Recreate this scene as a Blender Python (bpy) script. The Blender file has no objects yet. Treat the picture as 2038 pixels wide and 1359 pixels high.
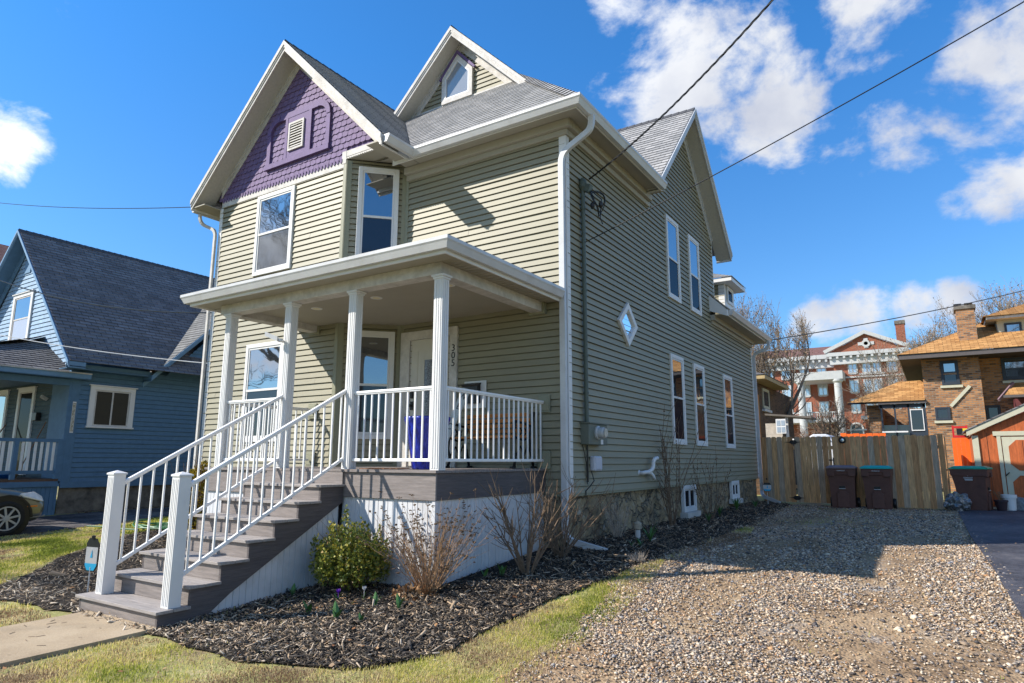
import bpy, bmesh, math, random
import numpy as np
from mathutils import Vector, Matrix
from mathutils import noise as mn
random.seed(7); rng = np.random.default_rng(7)
SC = bpy.context.scene
COL = SC.collection
R = math.radians
# ------------------------------------------------------------------ camera
yaw, pitch, roll = 0.570107, 0.179638, 0.0029856
F_ = Vector((-math.sin(yaw)*math.cos(pitch), math.cos(yaw)*math.cos(pitch), math.sin(pitch)))
R_ = Vector((math.cos(yaw), math.sin(yaw), 0)); U_ = R_.cross(F_)
cr, sr = math.cos(roll), math.sin(roll)
Rx = R_*cr + U_*sr; Ux = -R_*sr + U_*cr
camd = bpy.data.cameras.new("camera"); cam = bpy.data.objects.new("camera", camd); COL.objects.link(cam)
camd.sensor_width = 36; camd.lens = 22.964; camd.clip_start = 0.05; camd.clip_end = 6000
M = Matrix((Rx, Ux, -F_)).transposed().to_4x4(); M.translation = Vector((4.30305, -8.18903, 1.488))
cam.matrix_world = M
SC.camera = cam
# ------------------------------------------------------------------ world
SUN = Vector((-1.22, -1.0, 1.24)).normalized()
elev = math.asin(SUN.z); az = math.atan2(SUN.x, SUN.y)
W = bpy.data.worlds.new("World"); SC.world = W; W.use_nodes = True
nt = W.node_tree; nt.nodes.clear()
def N(tree, t, **kw):
    n = tree.nodes.new(t)
    for k, v in kw.items():
        if k in ('inp',):
            for a, b in v.items(): n.inputs[a].default_value = b
        else: setattr(n, k, v)
    return n
sky = N(nt, 'ShaderNodeTexSky', sky_type='NISHITA', sun_disc=False, sun_elevation=elev, sun_rotation=az,
        altitude=200, air_density=1.0, dust_density=0.3, ozone_density=2.0)
geo = N(nt, 'ShaderNodeTexCoord')
sep = N(nt, 'ShaderNodeSeparateXYZ'); nt.links.new(geo.outputs['Generated'], sep.inputs[0])
hs = N(nt, 'ShaderNodeMix', data_type='RGBA', blend_type='MULTIPLY'); hs.inputs[0].default_value = 1
nt.links.new(sky.outputs[0], hs.inputs[6]); tr = N(nt, 'ShaderNodeValToRGB'); tr.color_ramp.elements[0].position = .0; tr.color_ramp.elements[0].color = (.60, .79, .95, 1); tr.color_ramp.elements[1].position = .55; tr.color_ramp.elements[1].color = (.31, .90, 1.38, 1)
nt.links.new(sep.outputs[2], tr.inputs[0]); nt.links.new(tr.outputs[0], hs.inputs[7])
# clouds: fractal noise gathered in a few banks given by sky direction
nz = N(nt, 'ShaderNodeTexNoise', inp={'Scale': 6.0, 'Detail': 10, 'Roughness': 0.60, 'Distortion': 0.15})
mp = N(nt, 'ShaderNodeMapping'); mp.inputs['Scale'].default_value = (1, 1, 1.35); mp.inputs['Location'].default_value = (3.1, 1.7, .4)
nt.links.new(geo.outputs['Generated'], mp.inputs[0]); nt.links.new(mp.outputs[0], nz.inputs['Vector'])
BANKS = [((-0.214, 0.810, 0.545), 0.118, 1.04), ((-0.174, 0.852, 0.494), 0.111, 1.04), ((-0.269, 0.822, 0.502), 0.075, 0.99), ((-0.152, 0.824, 0.545), 0.071, 0.94), ((-0.130, 0.880, 0.457), 0.056, 0.73), ((0.007, 0.846, 0.533), 0.088, 0.99), ((0.067, 0.849, 0.523), 0.064, 0.83), ((0.106, 0.875, 0.472), 0.103, 1.22), ((0.087, 0.907, 0.412), 0.118, 1.14), ((0.035, 0.917, 0.398), 0.088, 1.04), ((0.096, 0.934, 0.343), 0.071, 0.99), ((0.002, 0.921, 0.389), 0.047, 0.83), ((0.050, 0.943, 0.328), 0.043, 0.73), ((-0.051, 0.860, 0.507), 0.036, 0.78), ((-0.064, 0.978, 0.198), 0.060, 1.04), ((-0.006, 0.980, 0.198), 0.047, 1.04), ((0.038, 0.979, 0.199), 0.043, 1.04), ((-0.107, 0.976, 0.189), 0.047, 0.94), ((-0.139, 0.973, 0.185), 0.032, 0.73), ((-0.884, 0.279, 0.376), 0.058, 1.00), ((-0.876, 0.298, 0.379), 0.038, 0.80), ((-0.894, 0.284, 0.346), 0.038, 0.90), ((-0.301, 0.737, 0.606), 0.047, 0.94), ((-0.874, 0.270, 0.404), 0.031, 0.70),
         ((-.76, -.56, .32), .32, 1.0), ((.1, -.85, .45), 0.340, 1.04), ((.97, .0, .35), .5, 1.0), ((0.9, 0.3, 0.4), 0.25, .9), ((.95, -.2, .3), .3, .8)]  # unseen banks: first mirrored in the windows, the rest added as neutral fill
acc = None
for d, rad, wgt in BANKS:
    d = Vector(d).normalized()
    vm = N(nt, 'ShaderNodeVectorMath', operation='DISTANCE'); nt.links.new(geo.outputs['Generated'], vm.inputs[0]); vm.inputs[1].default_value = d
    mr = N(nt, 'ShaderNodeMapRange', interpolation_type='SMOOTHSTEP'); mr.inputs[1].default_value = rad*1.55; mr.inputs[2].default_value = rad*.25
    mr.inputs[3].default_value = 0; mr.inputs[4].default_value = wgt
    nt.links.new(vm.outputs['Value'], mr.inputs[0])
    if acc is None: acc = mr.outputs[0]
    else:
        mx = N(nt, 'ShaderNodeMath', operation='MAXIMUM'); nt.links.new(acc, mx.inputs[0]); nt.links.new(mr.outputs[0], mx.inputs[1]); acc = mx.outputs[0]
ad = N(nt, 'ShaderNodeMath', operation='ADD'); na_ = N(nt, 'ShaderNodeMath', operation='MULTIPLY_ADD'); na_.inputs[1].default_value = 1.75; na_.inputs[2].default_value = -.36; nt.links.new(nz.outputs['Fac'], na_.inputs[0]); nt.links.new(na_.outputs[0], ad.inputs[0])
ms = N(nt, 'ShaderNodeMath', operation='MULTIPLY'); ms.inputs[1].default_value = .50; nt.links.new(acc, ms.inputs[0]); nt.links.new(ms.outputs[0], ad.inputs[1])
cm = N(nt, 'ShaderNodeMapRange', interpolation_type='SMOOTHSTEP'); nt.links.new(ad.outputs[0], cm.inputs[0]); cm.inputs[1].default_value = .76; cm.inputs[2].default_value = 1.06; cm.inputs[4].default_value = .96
nz2 = N(nt, 'ShaderNodeTexNoise', inp={'Scale': 8, 'Detail': 6}); nt.links.new(geo.outputs['Generated'], nz2.inputs['Vector'])
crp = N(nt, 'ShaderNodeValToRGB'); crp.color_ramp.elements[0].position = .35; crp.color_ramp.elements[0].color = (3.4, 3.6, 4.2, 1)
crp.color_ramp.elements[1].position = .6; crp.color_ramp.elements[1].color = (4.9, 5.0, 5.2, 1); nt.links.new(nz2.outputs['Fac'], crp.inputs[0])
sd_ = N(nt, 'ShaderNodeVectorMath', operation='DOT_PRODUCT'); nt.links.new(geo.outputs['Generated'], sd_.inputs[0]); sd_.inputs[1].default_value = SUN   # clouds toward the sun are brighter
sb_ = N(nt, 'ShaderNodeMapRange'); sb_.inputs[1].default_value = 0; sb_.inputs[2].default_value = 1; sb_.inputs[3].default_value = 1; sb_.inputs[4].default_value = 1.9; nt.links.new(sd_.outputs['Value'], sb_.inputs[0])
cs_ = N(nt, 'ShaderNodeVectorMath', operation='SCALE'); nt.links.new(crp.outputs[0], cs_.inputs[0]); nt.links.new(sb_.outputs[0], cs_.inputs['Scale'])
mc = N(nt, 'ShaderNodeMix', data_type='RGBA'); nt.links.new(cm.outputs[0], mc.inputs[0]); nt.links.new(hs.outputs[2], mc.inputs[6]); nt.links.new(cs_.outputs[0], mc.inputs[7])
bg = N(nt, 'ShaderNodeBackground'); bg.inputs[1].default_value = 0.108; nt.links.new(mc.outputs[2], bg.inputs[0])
wo = N(nt, 'ShaderNodeOutputWorld'); nt.links.new(bg.outputs[0], wo.inputs[0])
# ------------------------------------------------------------------ sun
sl = bpy.data.lights.new("sun", 'SUN'); so = bpy.data.objects.new("sun", sl); COL.objects.link(so)
sl.energy = 4.5; sl.angle = R(.53); sl.color = (1, .94, .85)
so.rotation_euler = SUN.to_track_quat('Z', 'Y').to_euler()
SC.view_settings.view_transform = 'Standard'; SC.view_settings.look = 'None'; SC.view_settings.exposure = 0.74; SC.view_settings.gamma = 1
SC.cycles.max_bounces = 5; SC.cycles.diffuse_bounces = 3; SC.cycles.glossy_bounces = 3; SC.cycles.transparent_max_bounces = 6

# ------------------------------------------------------------------ materials
MATS = {}
def mat(name, col, rough=.6, var=.12, scale=4., bump=0., bscale=60., metal=0., spec=.4, col2=None, stretch=(1, 1, 1), dirt=0.):
    if name in MATS: return MATS[name]
    m = bpy.data.materials.new(name); m.use_nodes = True; t = m.node_tree; p = t.nodes['Principled BSDF']
    p.inputs['Roughness'].default_value = rough; p.inputs['Metallic'].default_value = metal; p.inputs['Specular IOR Level'].default_value = spec
    tc = N(t, 'ShaderNodeTexCoord'); mp = N(t, 'ShaderNodeMapping'); mp.inputs['Scale'].default_value = stretch; t.links.new(tc.outputs['Object'], mp.inputs[0])
    n = N(t, 'ShaderNodeTexNoise', inp={'Scale': scale, 'Detail': 6, 'Roughness': .65}); t.links.new(mp.outputs[0], n.inputs['Vector'])
    mr = N(t, 'ShaderNodeMapRange'); mr.inputs[1].default_value = .3; mr.inputs[2].default_value = .7; t.links.new(n.outputs['Fac'], mr.inputs[0])
    mx = N(t, 'ShaderNodeMix', data_type='RGBA'); t.links.new(mr.outputs[0], mx.inputs[0])
    c = Vector(col)
    mx.inputs[6].default_value = (*(c*(1-var)), 1); mx.inputs[7].default_value = (*(Vector(col2) if col2 else c*(1+var)), 1)
    out = mx.outputs[2]
    if dirt:
        n2 = N(t, 'ShaderNodeTexNoise', inp={'Scale': 1.7, 'Detail': 8, 'Roughness': .7}); t.links.new(tc.outputs['Object'], n2.inputs['Vector'])
        r2 = N(t, 'ShaderNodeMapRange'); r2.inputs[1].default_value = .5; r2.inputs[2].default_value = .75; r2.inputs[4].default_value = dirt; t.links.new(n2.outputs['Fac'], r2.inputs[0])
        m2 = N(t, 'ShaderNodeMix', data_type='RGBA'); t.links.new(r2.outputs[0], m2.inputs[0]); t.links.new(out, m2.inputs[6]); m2.inputs[7].default_value = (.16, .13, .09, 1); out = m2.outputs[2]
    t.links.new(out, p.inputs['Base Color'])
    if bump:
        nb = N(t, 'ShaderNodeTexNoise', inp={'Scale': bscale, 'Detail': 4}); t.links.new(mp.outputs[0], nb.inputs['Vector'])
        b = N(t, 'ShaderNodeBump'); b.inputs['Strength'].default_value = bump; b.inputs['Distance'].default_value = .01
        t.links.new(nb.outputs['Fac'], b.inputs['Height']); t.links.new(b.outputs[0], p.inputs['Normal'])
    MATS[name] = m; return m
def matbrick(name, c1, c2, mortar, bw=.2, bh=.07, ms=.01, rough=.85, bump=.5, var=.5, offset=.5, squash=1.0, nscale=1.3, third=None, contrast=0.0):
    """bricks or shingle tabs in metres of the UV map (u along the course, v up it)"""
    m = bpy.data.materials.new(name); m.use_nodes = True; t = m.node_tree; p = t.nodes['Principled BSDF']
    p.inputs['Roughness'].default_value = rough; p.inputs['Specular IOR Level'].default_value = .2
    tc = N(t, 'ShaderNodeTexCoord')
    b = N(t, 'ShaderNodeTexBrick', offset=offset); b.inputs['Scale'].default_value = 1; b.inputs['Brick Width'].default_value = bw; b.inputs['Row Height'].default_value = bh
    b.inputs['Mortar Size'].default_value = ms; b.inputs['Color1'].default_value = (0, 0, 0, 1); b.inputs['Color2'].default_value = (1, 1, 1, 1); b.inputs['Mortar'].default_value = (.5, .5, .5, 1)
    b.inputs['Mortar Smooth'].default_value = .15
    t.links.new(tc.outputs['UV'], b.inputs['Vector'])
    n = N(t, 'ShaderNodeTexNoise', inp={'Scale': nscale, 'Detail': 7, 'Roughness': .75}); t.links.new(tc.outputs['UV'], n.inputs['Vector'])
    a = N(t, 'ShaderNodeMath', operation='MULTIPLY_ADD'); a.inputs[1].default_value = var; t.links.new(b.outputs['Color'], a.inputs[0])
    mr = N(t, 'ShaderNodeMapRange'); mr.inputs[1].default_value = .3; mr.inputs[2].default_value = .7; mr.inputs[4].default_value = 1-var; t.links.new(n.outputs['Fac'], mr.inputs[0]); t.links.new(mr.outputs[0], a.inputs[2])
    cr_ = N(t, 'ShaderNodeValToRGB'); cr_.color_ramp.elements[0].color = (*c1, 1); cr_.color_ramp.elements[1].color = (*c2, 1)
    if third: e = cr_.color_ramp.elements.new(.5); e.color = (*third, 1)
    t.links.new(a.outputs[0], cr_.inputs[0])
    g = N(t, 'ShaderNodeTexNoise', inp={'Scale': 90, 'Detail': 2}); t.links.new(tc.outputs['UV'], g.inputs['Vector'])
    gm = N(t, 'ShaderNodeMapRange'); gm.inputs[3].default_value = .72; gm.inputs[4].default_value = 1.28; t.links.new(g.outputs['Fac'], gm.inputs[0])
    gx = N(t, 'ShaderNodeVectorMath', operation='SCALE'); t.links.new(cr_.outputs[0], gx.inputs[0]); t.links.new(gm.outputs[0], gx.inputs['Scale'])
    mx = N(t, 'ShaderNodeMix', data_type='RGBA'); t.links.new(b.outputs['Fac'], mx.inputs[0]); t.links.new(gx.outputs[0], mx.inputs[6]); mx.inputs[7].default_value = (*mortar, 1)
    t.links.new(mx.outputs[2], p.inputs['Base Color'])
    inv = N(t, 'ShaderNodeMath', operation='SUBTRACT'); inv.inputs[0].default_value = 1; t.links.new(b.outputs['Fac'], inv.inputs[1])
    bp = N(t, 'ShaderNodeBump'); bp.inputs['Strength'].default_value = bump; bp.inputs['Distance'].default_value = .01; t.links.new(inv.outputs[0], bp.inputs['Height']); t.links.new(bp.outputs[0], p.inputs['Normal'])
    MATS[name] = m; return m
def matrnd(name, ramp, rough=.8, spec=.2, attr='rnd', trans=0.):
    m = bpy.data.materials.new(name); m.use_nodes = True; t = m.node_tree; p = t.nodes['Principled BSDF']
    p.inputs['Roughness'].default_value = rough; p.inputs['Specular IOR Level'].default_value = spec
    if trans:
        tb = N(t, 'ShaderNodeBsdfTranslucent'); mx_ = N(t, 'ShaderNodeMixShader'); mx_.inputs[0].default_value = trans; o_ = [x for x in t.nodes if x.type == 'OUTPUT_MATERIAL'][0]
        t.links.new(p.outputs[0], mx_.inputs[1]); t.links.new(tb.outputs[0], mx_.inputs[2]); t.links.new(mx_.outputs[0], o_.inputs[0])
    at = N(t, 'ShaderNodeAttribute', attribute_name=attr); c = N(t, 'ShaderNodeValToRGB'); e = c.color_ramp.elements
    while len(e) < len(ramp): e.new(.5)
    for k, (pos, col) in enumerate(ramp): e[k].position = pos; e[k].color = (*col, 1)
    t.links.new(at.outputs['Fac'], c.inputs[0]); t.links.new(c.outputs[0], p.inputs['Base Color'])
    if trans: t.links.new(c.outputs[0], tb.inputs[0])
    MATS[name] = m; return m
def matglass(name, dark=(.02, .022, .025), refl=.25, rough=.02, tint=(.9, .95, 1), top=1.):
    m = bpy.data.materials.new(name); m.use_nodes = True; t = m.node_tree; p = t.nodes['Principled BSDF']
    t.nodes.remove(p); o = [x for x in t.nodes if x.type == 'OUTPUT_MATERIAL'][0]
    d = N(t, 'ShaderNodeBsdfDiffuse'); d.inputs[0].default_value = (*dark, 1)
    g = N(t, 'ShaderNodeBsdfGlossy'); g.inputs[0].default_value = (*tint, 1); g.inputs[1].default_value = rough
    fr = N(t, 'ShaderNodeFresnel'); fr.inputs[0].default_value = 1.5
    mr = N(t, 'ShaderNodeMapRange'); mr.inputs[1].default_value = 0.04; mr.inputs[2].default_value = 1; mr.inputs[3].default_value = refl; mr.inputs[4].default_value = top; t.links.new(fr.outputs[0], mr.inputs[0])
    tc = N(t, 'ShaderNodeTexCoord'); n = N(t, 'ShaderNodeTexNoise', inp={'Scale': 2.2, 'Detail': 1}); t.links.new(tc.outputs['Object'], n.inputs['Vector'])
    b = N(t, 'ShaderNodeBump'); b.inputs['Strength'].default_value = .12; b.inputs['Distance'].default_value = .02; t.links.new(n.outputs['Fac'], b.inputs['Height']); t.links.new(b.outputs[0], g.inputs['Normal'])
    x = N(t, 'ShaderNodeMixShader'); t.links.new(mr.outputs[0], x.inputs[0]); t.links.new(d.outputs[0], x.inputs[1]); t.links.new(g.outputs[0], x.inputs[2]); t.links.new(x.outputs[0], o.inputs[0])
    MATS[name] = m; return m

# base colours
SID = mat('sage vinyl siding', (.278, .256, .175), .55, .09, 1.4, .08, 12, dirt=.12, stretch=(.25, .25, 2.5))
SID2 = mat('sage corner trim', (.26, .255, .175), .55, .04, 1.5)
WHT = mat('white vinyl trim', (.70, .69, .67), .5, .04, 3, dirt=.06)
WHTD = mat('weathered white paint', (.56, .53, .49), .7, .16, 9, .3, 40, dirt=.45)
GUT = mat('white aluminium gutter', (.56, .56, .555), .38, .08, 2, dirt=.28)
SOF = mat('almond soffit panel', (.37, .34, .275), .7, .04, 2)
STUC = mat('rough soffit board', (.47, .44, .385), .85, .10, 25, .4, 70)
PUR = mat('purple painted cedar', (.150, .100, .205), .75, .25, 18, .25, 40)
PURP = mat('purple painted board', (.130, .082, .200), .7, .18, 12, .2, 40)
DECK = mat('grey brown composite board', (.215, .185, .17), .7, .28, 14, .25, 60, stretch=(.25, 3, 3))
DECKD = mat('dark shade toned composite board', (.10, .085, .083), .7, .28, 14, .25, 60, stretch=(.3, .3, 5))  # darker copy of the deck board; paints shade on side fascia, also stringers
TREAD = mat('light composite tread', (.30, .27, .25), .7, .25, 14, .25, 60, stretch=(.25, 3, 3))  # treads set lighter than the risers and deck boards
SKIRT = mat('white beadboard skirting', (.62, .62, .625), .55, .07, 3, dirt=.32)
RAIL = mat('white powder coated rail', (.80, .79, .77), .35, .04, 5)
BLK = mat('black metal', (.012, .012, .012), .4, .2, 10)
DOOR = mat('ivory painted door', (.58, .545, .47), .5, .04, 3)
STONE = None
GLASS = matglass('window glass reflecting', (.02, .024, .03), .36)
GLASSD = matglass('dark screened glass', (.016, .018, .024), .07, .06, top=.16)
GLASSB = matglass('dark attic glass', (.24, .25, .27), .10, .08)
GLASSN = matglass('shaded old glass', (.02, .02, .02), .03, .05, top=.2)
CONDUIT = mat('grey green painted metal', (.085, .105, .085), .5, .12, 8)
METER = mat('meter housing', (.13, .145, .115), .5, .10, 8)
SHNG = matbrick('grey asphalt shingles', (.20, .20, .20), (.46, .445, .43), (.07, .07, .07), bw=.24, bh=.142, ms=.004, var=.55)
BSHNG = matbrick('charcoal asphalt shingles', (.10, .098, .10), (.27, .26, .26), (.02, .02, .025), bw=.30, bh=.142, ms=.007, var=.45)
OSHNG = matbrick('tan orange shingles', (.28, .13, .045), (.66, .38, .15), (.16, .08, .03), bw=.3, bh=.14, ms=.008, var=.7, nscale=4)
BRSHNG = matbrick('brown shingles', (.13, .06, .05), (.24, .13, .11), (.06, .04, .035), bw=.4, bh=.25, ms=.01, var=.6)
BRICK = matbrick('variegated brown brick', (.05, .035, .032), (.52, .25, .10), (.24, .20, .15), bw=.22, bh=.075, ms=.011, var=.75, third=(.36, .165, .07), nscale=7)
RBRICK = matbrick('red brick', (.20, .045, .02), (.46, .105, .035), (.24, .16, .12), bw=.22, bh=.075, ms=.01, var=.6, third=(.25, .06, .028), nscale=2)
BLUE = mat('steel blue clapboard', (.075, .165, .27), .6, .12, 6, .2, 60)
BLUEL = mat('blue trim board', (.13, .25, .39), .6, .1, 6, .1, 60)
BLUES = mat('weathered pale blue clapboard', (.25, .37, .50), .7, .22, 7, .2, 60, dirt=.1)
CEM = mat('dark stained foundation', (.13, .115, .095), .9, .6, 4, .6, 20)

# ------------------------------------------------------------------ mesh builder
def newuv(me):
    uv = me.uv_layers.new(name='UVMap'); n = np.zeros(len(me.loops)*2)
    vs = np.empty(len(me.vertices)*3); me.vertices.foreach_get('co', vs); vs = vs.reshape(-1, 3)
    for p in me.polygons:
        nn = p.normal
        if abs(nn.z) > .999: h = Vector((1, 0, 0)); v = Vector((0, 1, 0))
        else: h = Vector((0, 0, 1)).cross(nn).normalized(); v = nn.cross(h)
        for li in p.loop_indices:
            c = vs[me.loops[li].vertex_index]
            n[2*li] = c[0]*h.x+c[1]*h.y+c[2]*h.z; n[2*li+1] = c[0]*v.x+c[1]*v.y+c[2]*v.z
    uv.data.foreach_set('uv', n)
class MB:
    def __init__(s): s.v = []; s.f = []; s.mi = []; s.m = 0
    def face(s, pts):
        i = len(s.v); s.v += [tuple(p) for p in pts]; s.f.append(tuple(range(i, i+len(pts)))); s.mi.append(s.m); return s
    def box(s, x0, x1, y0, y1, z0, z1):
        i = len(s.v); s.v += [(x, y, z) for z in (z0, z1) for y in (y0, y1) for x in (x0, x1)]
        s.f += [tuple(i+k for k in q) for q in ((0, 2, 3, 1), (4, 5, 7, 6), (0, 1, 5, 4), (2, 6, 7, 3), (0, 4, 6, 2), (1, 3, 7, 5))]; s.mi += [s.m]*6; return s
    def obox(s, c, ax, ay, az_, h):
        c = Vector(c); i = len(s.v); ax, ay, az_ = Vector(ax).normalized(), Vector(ay).normalized(), Vector(az_).normalized()
        s.v += [tuple(c+ax*(sx*h[0])+ay*(sy*h[1])+az_*(sz*h[2])) for sz in (-1, 1) for sy in (-1, 1) for sx in (-1, 1)]
        s.f += [tuple(i+k for k in q) for q in ((0, 2, 3, 1), (4, 5, 7, 6), (0, 1, 5, 4), (2, 6, 7, 3), (0, 4, 6, 2), (1, 3, 7, 5))]; s.mi += [s.m]*6; return s
    def beam(s, a, b, w, h, up=(0, 0, 1)):
        a, b = Vector(a), Vector(b); d = b-a; L = d.length; d.normalize(); u = Vector(up); sd = d.cross(u)
        if sd.length < 1e-4: sd = d.cross(Vector((0, 1, 0)))
        sd.normalize(); u = sd.cross(d)
        return s.obox((a+b)/2, d, sd, u, (L/2, w/2, h/2))
    def prism(s, pts, vec):
        vec = Vector(vec); n = len(pts); i = len(s.v); P = [Vector(p) for p in pts]
        s.v += [tuple(p) for p in P]+[tuple(p+vec) for p in P]
        nn = sum(((P[k]-P[0]).cross(P[(k+1) % n]-P[0]) for k in range(n)), Vector())
        fl = nn.dot(vec) > 0
        a = tuple(range(i, i+n)); b = tuple(range(i+n, i+2*n))
        s.f.append(a[::-1] if fl else a); s.f.append(b if fl else b[::-1]); s.mi += [s.m]*2
        for k in range(n):
            q = (i+k, i+(k+1) % n, i+n+(k+1) % n, i+n+k); s.f.append(q if fl else q[::-1]); s.mi.append(s.m)
        return s
    def tube(s, path, r, n=6, cap=True, r2=None):
        P = [Vector(p) for p in path]; K = len(P); i0 = len(s.v); u = None
        for k, p in enumerate(P):
            d = (P[min(k+1, K-1)]-P[max(k-1, 0)])
            if d.length < 1e-9: d = Vector((0, 0, 1))
            d.normalize()
            if u is None: u = d.orthogonal().normalized()
            u = (u-d*u.dot(d)); u = u.normalized() if u.length > 1e-6 else d.orthogonal().normalized()
            w = d.cross(u); rr = r[k] if isinstance(r, (list, tuple)) else (r if r2 is None else r+(r2-r)*k/(K-1))
            for j in range(n):
                a = 2*math.pi*j/n; s.v.append(tuple(p+u*(math.cos(a)*rr)+w*(math.sin(a)*rr)))
        for k in range(K-1):
            for j in range(n):
                a = i0+k*n+j; b = i0+k*n+(j+1) % n; s.f.append((a, b, b+n, a+n)); s.mi.append(s.m)
        if cap: s.f.append(tuple(i0+j for j in range(n))[::-1]); s.f.append(tuple(i0+(K-1)*n+j for j in range(n))); s.mi += [s.m]*2
        return s
    def lathe(s, c, prof, n=20, axis='z', cap=True):
        i0 = len(s.v); c = Vector(c)
        for r, h in prof:
            for j in range(n):
                a = 2*math.pi*j/n; x, y = math.cos(a)*r, math.sin(a)*r
                s.v.append(tuple(c+{'z': Vector((x, y, h)), 'x': Vector((h, x, y)), 'y': Vector((y, h, x))}[axis]))
        for k in range(len(prof)-1):
            for j in range(n):
                a = i0+k*n+j; b = i0+k*n+(j+1) % n; s.f.append((a, b, b+n, a+n)); s.mi.append(s.m)
        if cap: s.f.append(tuple(i0+j for j in range(n))[::-1]); s.f.append(tuple(i0+(len(prof)-1)*n+j for j in range(n))); s.mi += [s.m]*2
        return s
    def lap(s, pts, course=.1016, depth=.021, vdir=None, start=None, lipm=None, slot=0., seam=0.):
        """overlapping courses (clapboards, shingles) clipped to a planar convex polygon"""
        P = [Vector(p) for p in pts]; n = Vector()
        for k in range(len(P)): n += P[k].cross(P[(k+1) % len(P)])
        n.normalize()
        if vdir: v = Vector(vdir); v = (v-n*v.dot(n)).normalized()
        else:
            v = Vector((0, 0, 1)); v = (v-n*v.dot(n)).normalized()
        u = v.cross(n); o = P[0]; Q = [((p-o).dot(u), (p-o).dot(v)) for p in P]
        vmin = min(q[1] for q in Q); vmax = max(q[1] for q in Q); st = vmin if start is None else (start-o.dot(v))
        def clip(Q, lim, keep_above):
            out = []
            for k in range(len(Q)):
                a, b = Q[k], Q[(k+1) % len(Q)]; da = (a[1]-lim)*(1 if keep_above else -1); db = (b[1]-lim)*(1 if keep_above else -1)
                if da >= 0: out.append(a)
                if (da > 0) != (db > 0) and abs(da-db) > 1e-12:
                    t = da/(da-db); out.append((a[0]+(b[0]-a[0])*t, lim))
            return out
        k = math.floor((vmin-st)/course)
        while st+k*course < vmax-1e-5:
            lo = st+k*course; hi = lo+course; k += 1
            C = clip(clip(Q, max(lo, vmin), True), min(hi, vmax), False)
            if len(C) < 3: continue
            f = lambda q: o+u*q[0]+v*q[1]+n*(depth*(1-(q[1]-lo)/course))
            if slot:
                C = clip(C, hi-slot, False)
                if len(C) < 3: continue
            if seam:
                um, uM = min(q[0] for q in C), max(q[0] for q in C); x = um-random.uniform(0, seam); SW = [[(-b_, a_) for a_, b_ in C]]
                while x < uM:
                    D_ = clip(clip([(q[1], q[0]) for q in C], x, True), x+seam, False)
                    if len(D_) >= 3:
                        e_ = n*random.uniform(0, .0045); s.face([f((q[1], q[0]))+e_ for q in D_][::-1][::-1])
                    x += seam
            else: s.face([f(q) for q in C])
            vb = min(q[1] for q in C); B = sorted([q for q in C if abs(q[1]-vb) < 1e-6])
            if len(B) >= 2:
                a, b = B[0], B[-1]; z = n*(depth*(1-(vb-lo)/course)+.003); pa = o+u*a[0]+v*a[1]; pb = o+u*b[0]+v*b[1]
                m0 = s.m
                if lipm is not None: s.m = lipm
                s.face([pa-n*.003, pb-n*.003, pb+z-n*.003, pa+z-n*.003]); s.m = m0
        return s
    def build(s, name, mats, parent=None, smooth=False, bevel=0., uv=True, loc=None):
        me = bpy.data.meshes.new(name)
        if not isinstance(mats, (list, tuple)): mats = [mats]
        off = Vector(loc) if loc else Vector((0, 0, 0))
        me.from_pydata([tuple(Vector(p)-off) for p in s.v] if loc else s.v, [], s.f); me.update()
        for m in mats: me.materials.append(m)
        if len(mats) > 1: me.polygons.foreach_set('material_index', s.mi)
        if smooth: me.polygons.foreach_set('use_smooth', [True]*len(me.polygons))
        if uv: newuv(me)
        o = bpy.data.objects.new(name, me); COL.objects.link(o)
        if loc: o.location = off
        if parent: attach(o, parent)
        if bevel:
            b = o.modifiers.new('bevel', 'BEVEL'); b.width = bevel; b.segments = 2; b.limit_method = 'ANGLE'; b.angle_limit = R(40)
        return o
def wloc(o):
    v = Vector((0, 0, 0))
    while o: v = v+o.location; o = o.parent
    return v
def attach(o, parent):
    o.parent = parent; o.location = o.location - wloc(parent) if not rotated(parent) else o.location
def rotated(o):
    while o:
        if any(abs(a) > 1e-9 for a in o.rotation_euler): return True
        o = o.parent
    return False
def tag(o, label=None, cat=None, group=None, kind=None):
    if label: o['label'] = label
    if cat: o['category'] = cat
    if group: o['group'] = group
    if kind: o['kind'] = kind
    return o
def thing(name, label, cat, loc=(0, 0, 0), group=None):
    o = bpy.data.objects.new(name, None); COL.objects.link(o); o.location = loc; o.empty_display_size = .3
    return tag(o, label, cat, group)
def copy_tree(o, parent=None):
    c = o.copy(); COL.objects.link(c)
    if parent: c.parent = parent
    for ch in [x for x in bpy.data.objects if x.parent == o]: copy_tree(ch, c)
    return c
def text(s, size, m, name, parent, loc, rot, extrude=.002, align='CENTER', spacing=1.):
    c = bpy.data.curves.new(name, 'FONT'); c.body = s; c.size = size; c.extrude = extrude; c.align_x = align; c.align_y = 'CENTER'; c.space_character = spacing
    t = bpy.data.objects.new(name, c); COL.objects.link(t); bpy.context.view_layer.update()
    me = bpy.data.meshes.new_from_object(t.evaluated_get(bpy.context.evaluated_depsgraph_get())); bpy.data.objects.remove(t)
    me.materials.clear(); me.materials.append(m); o = bpy.data.objects.new(name, me); COL.objects.link(o)
    o.location = loc; o.rotation_euler = rot
    if parent: o.parent = parent; o.location = Vector(loc)-wloc(parent)
    return o

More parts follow.
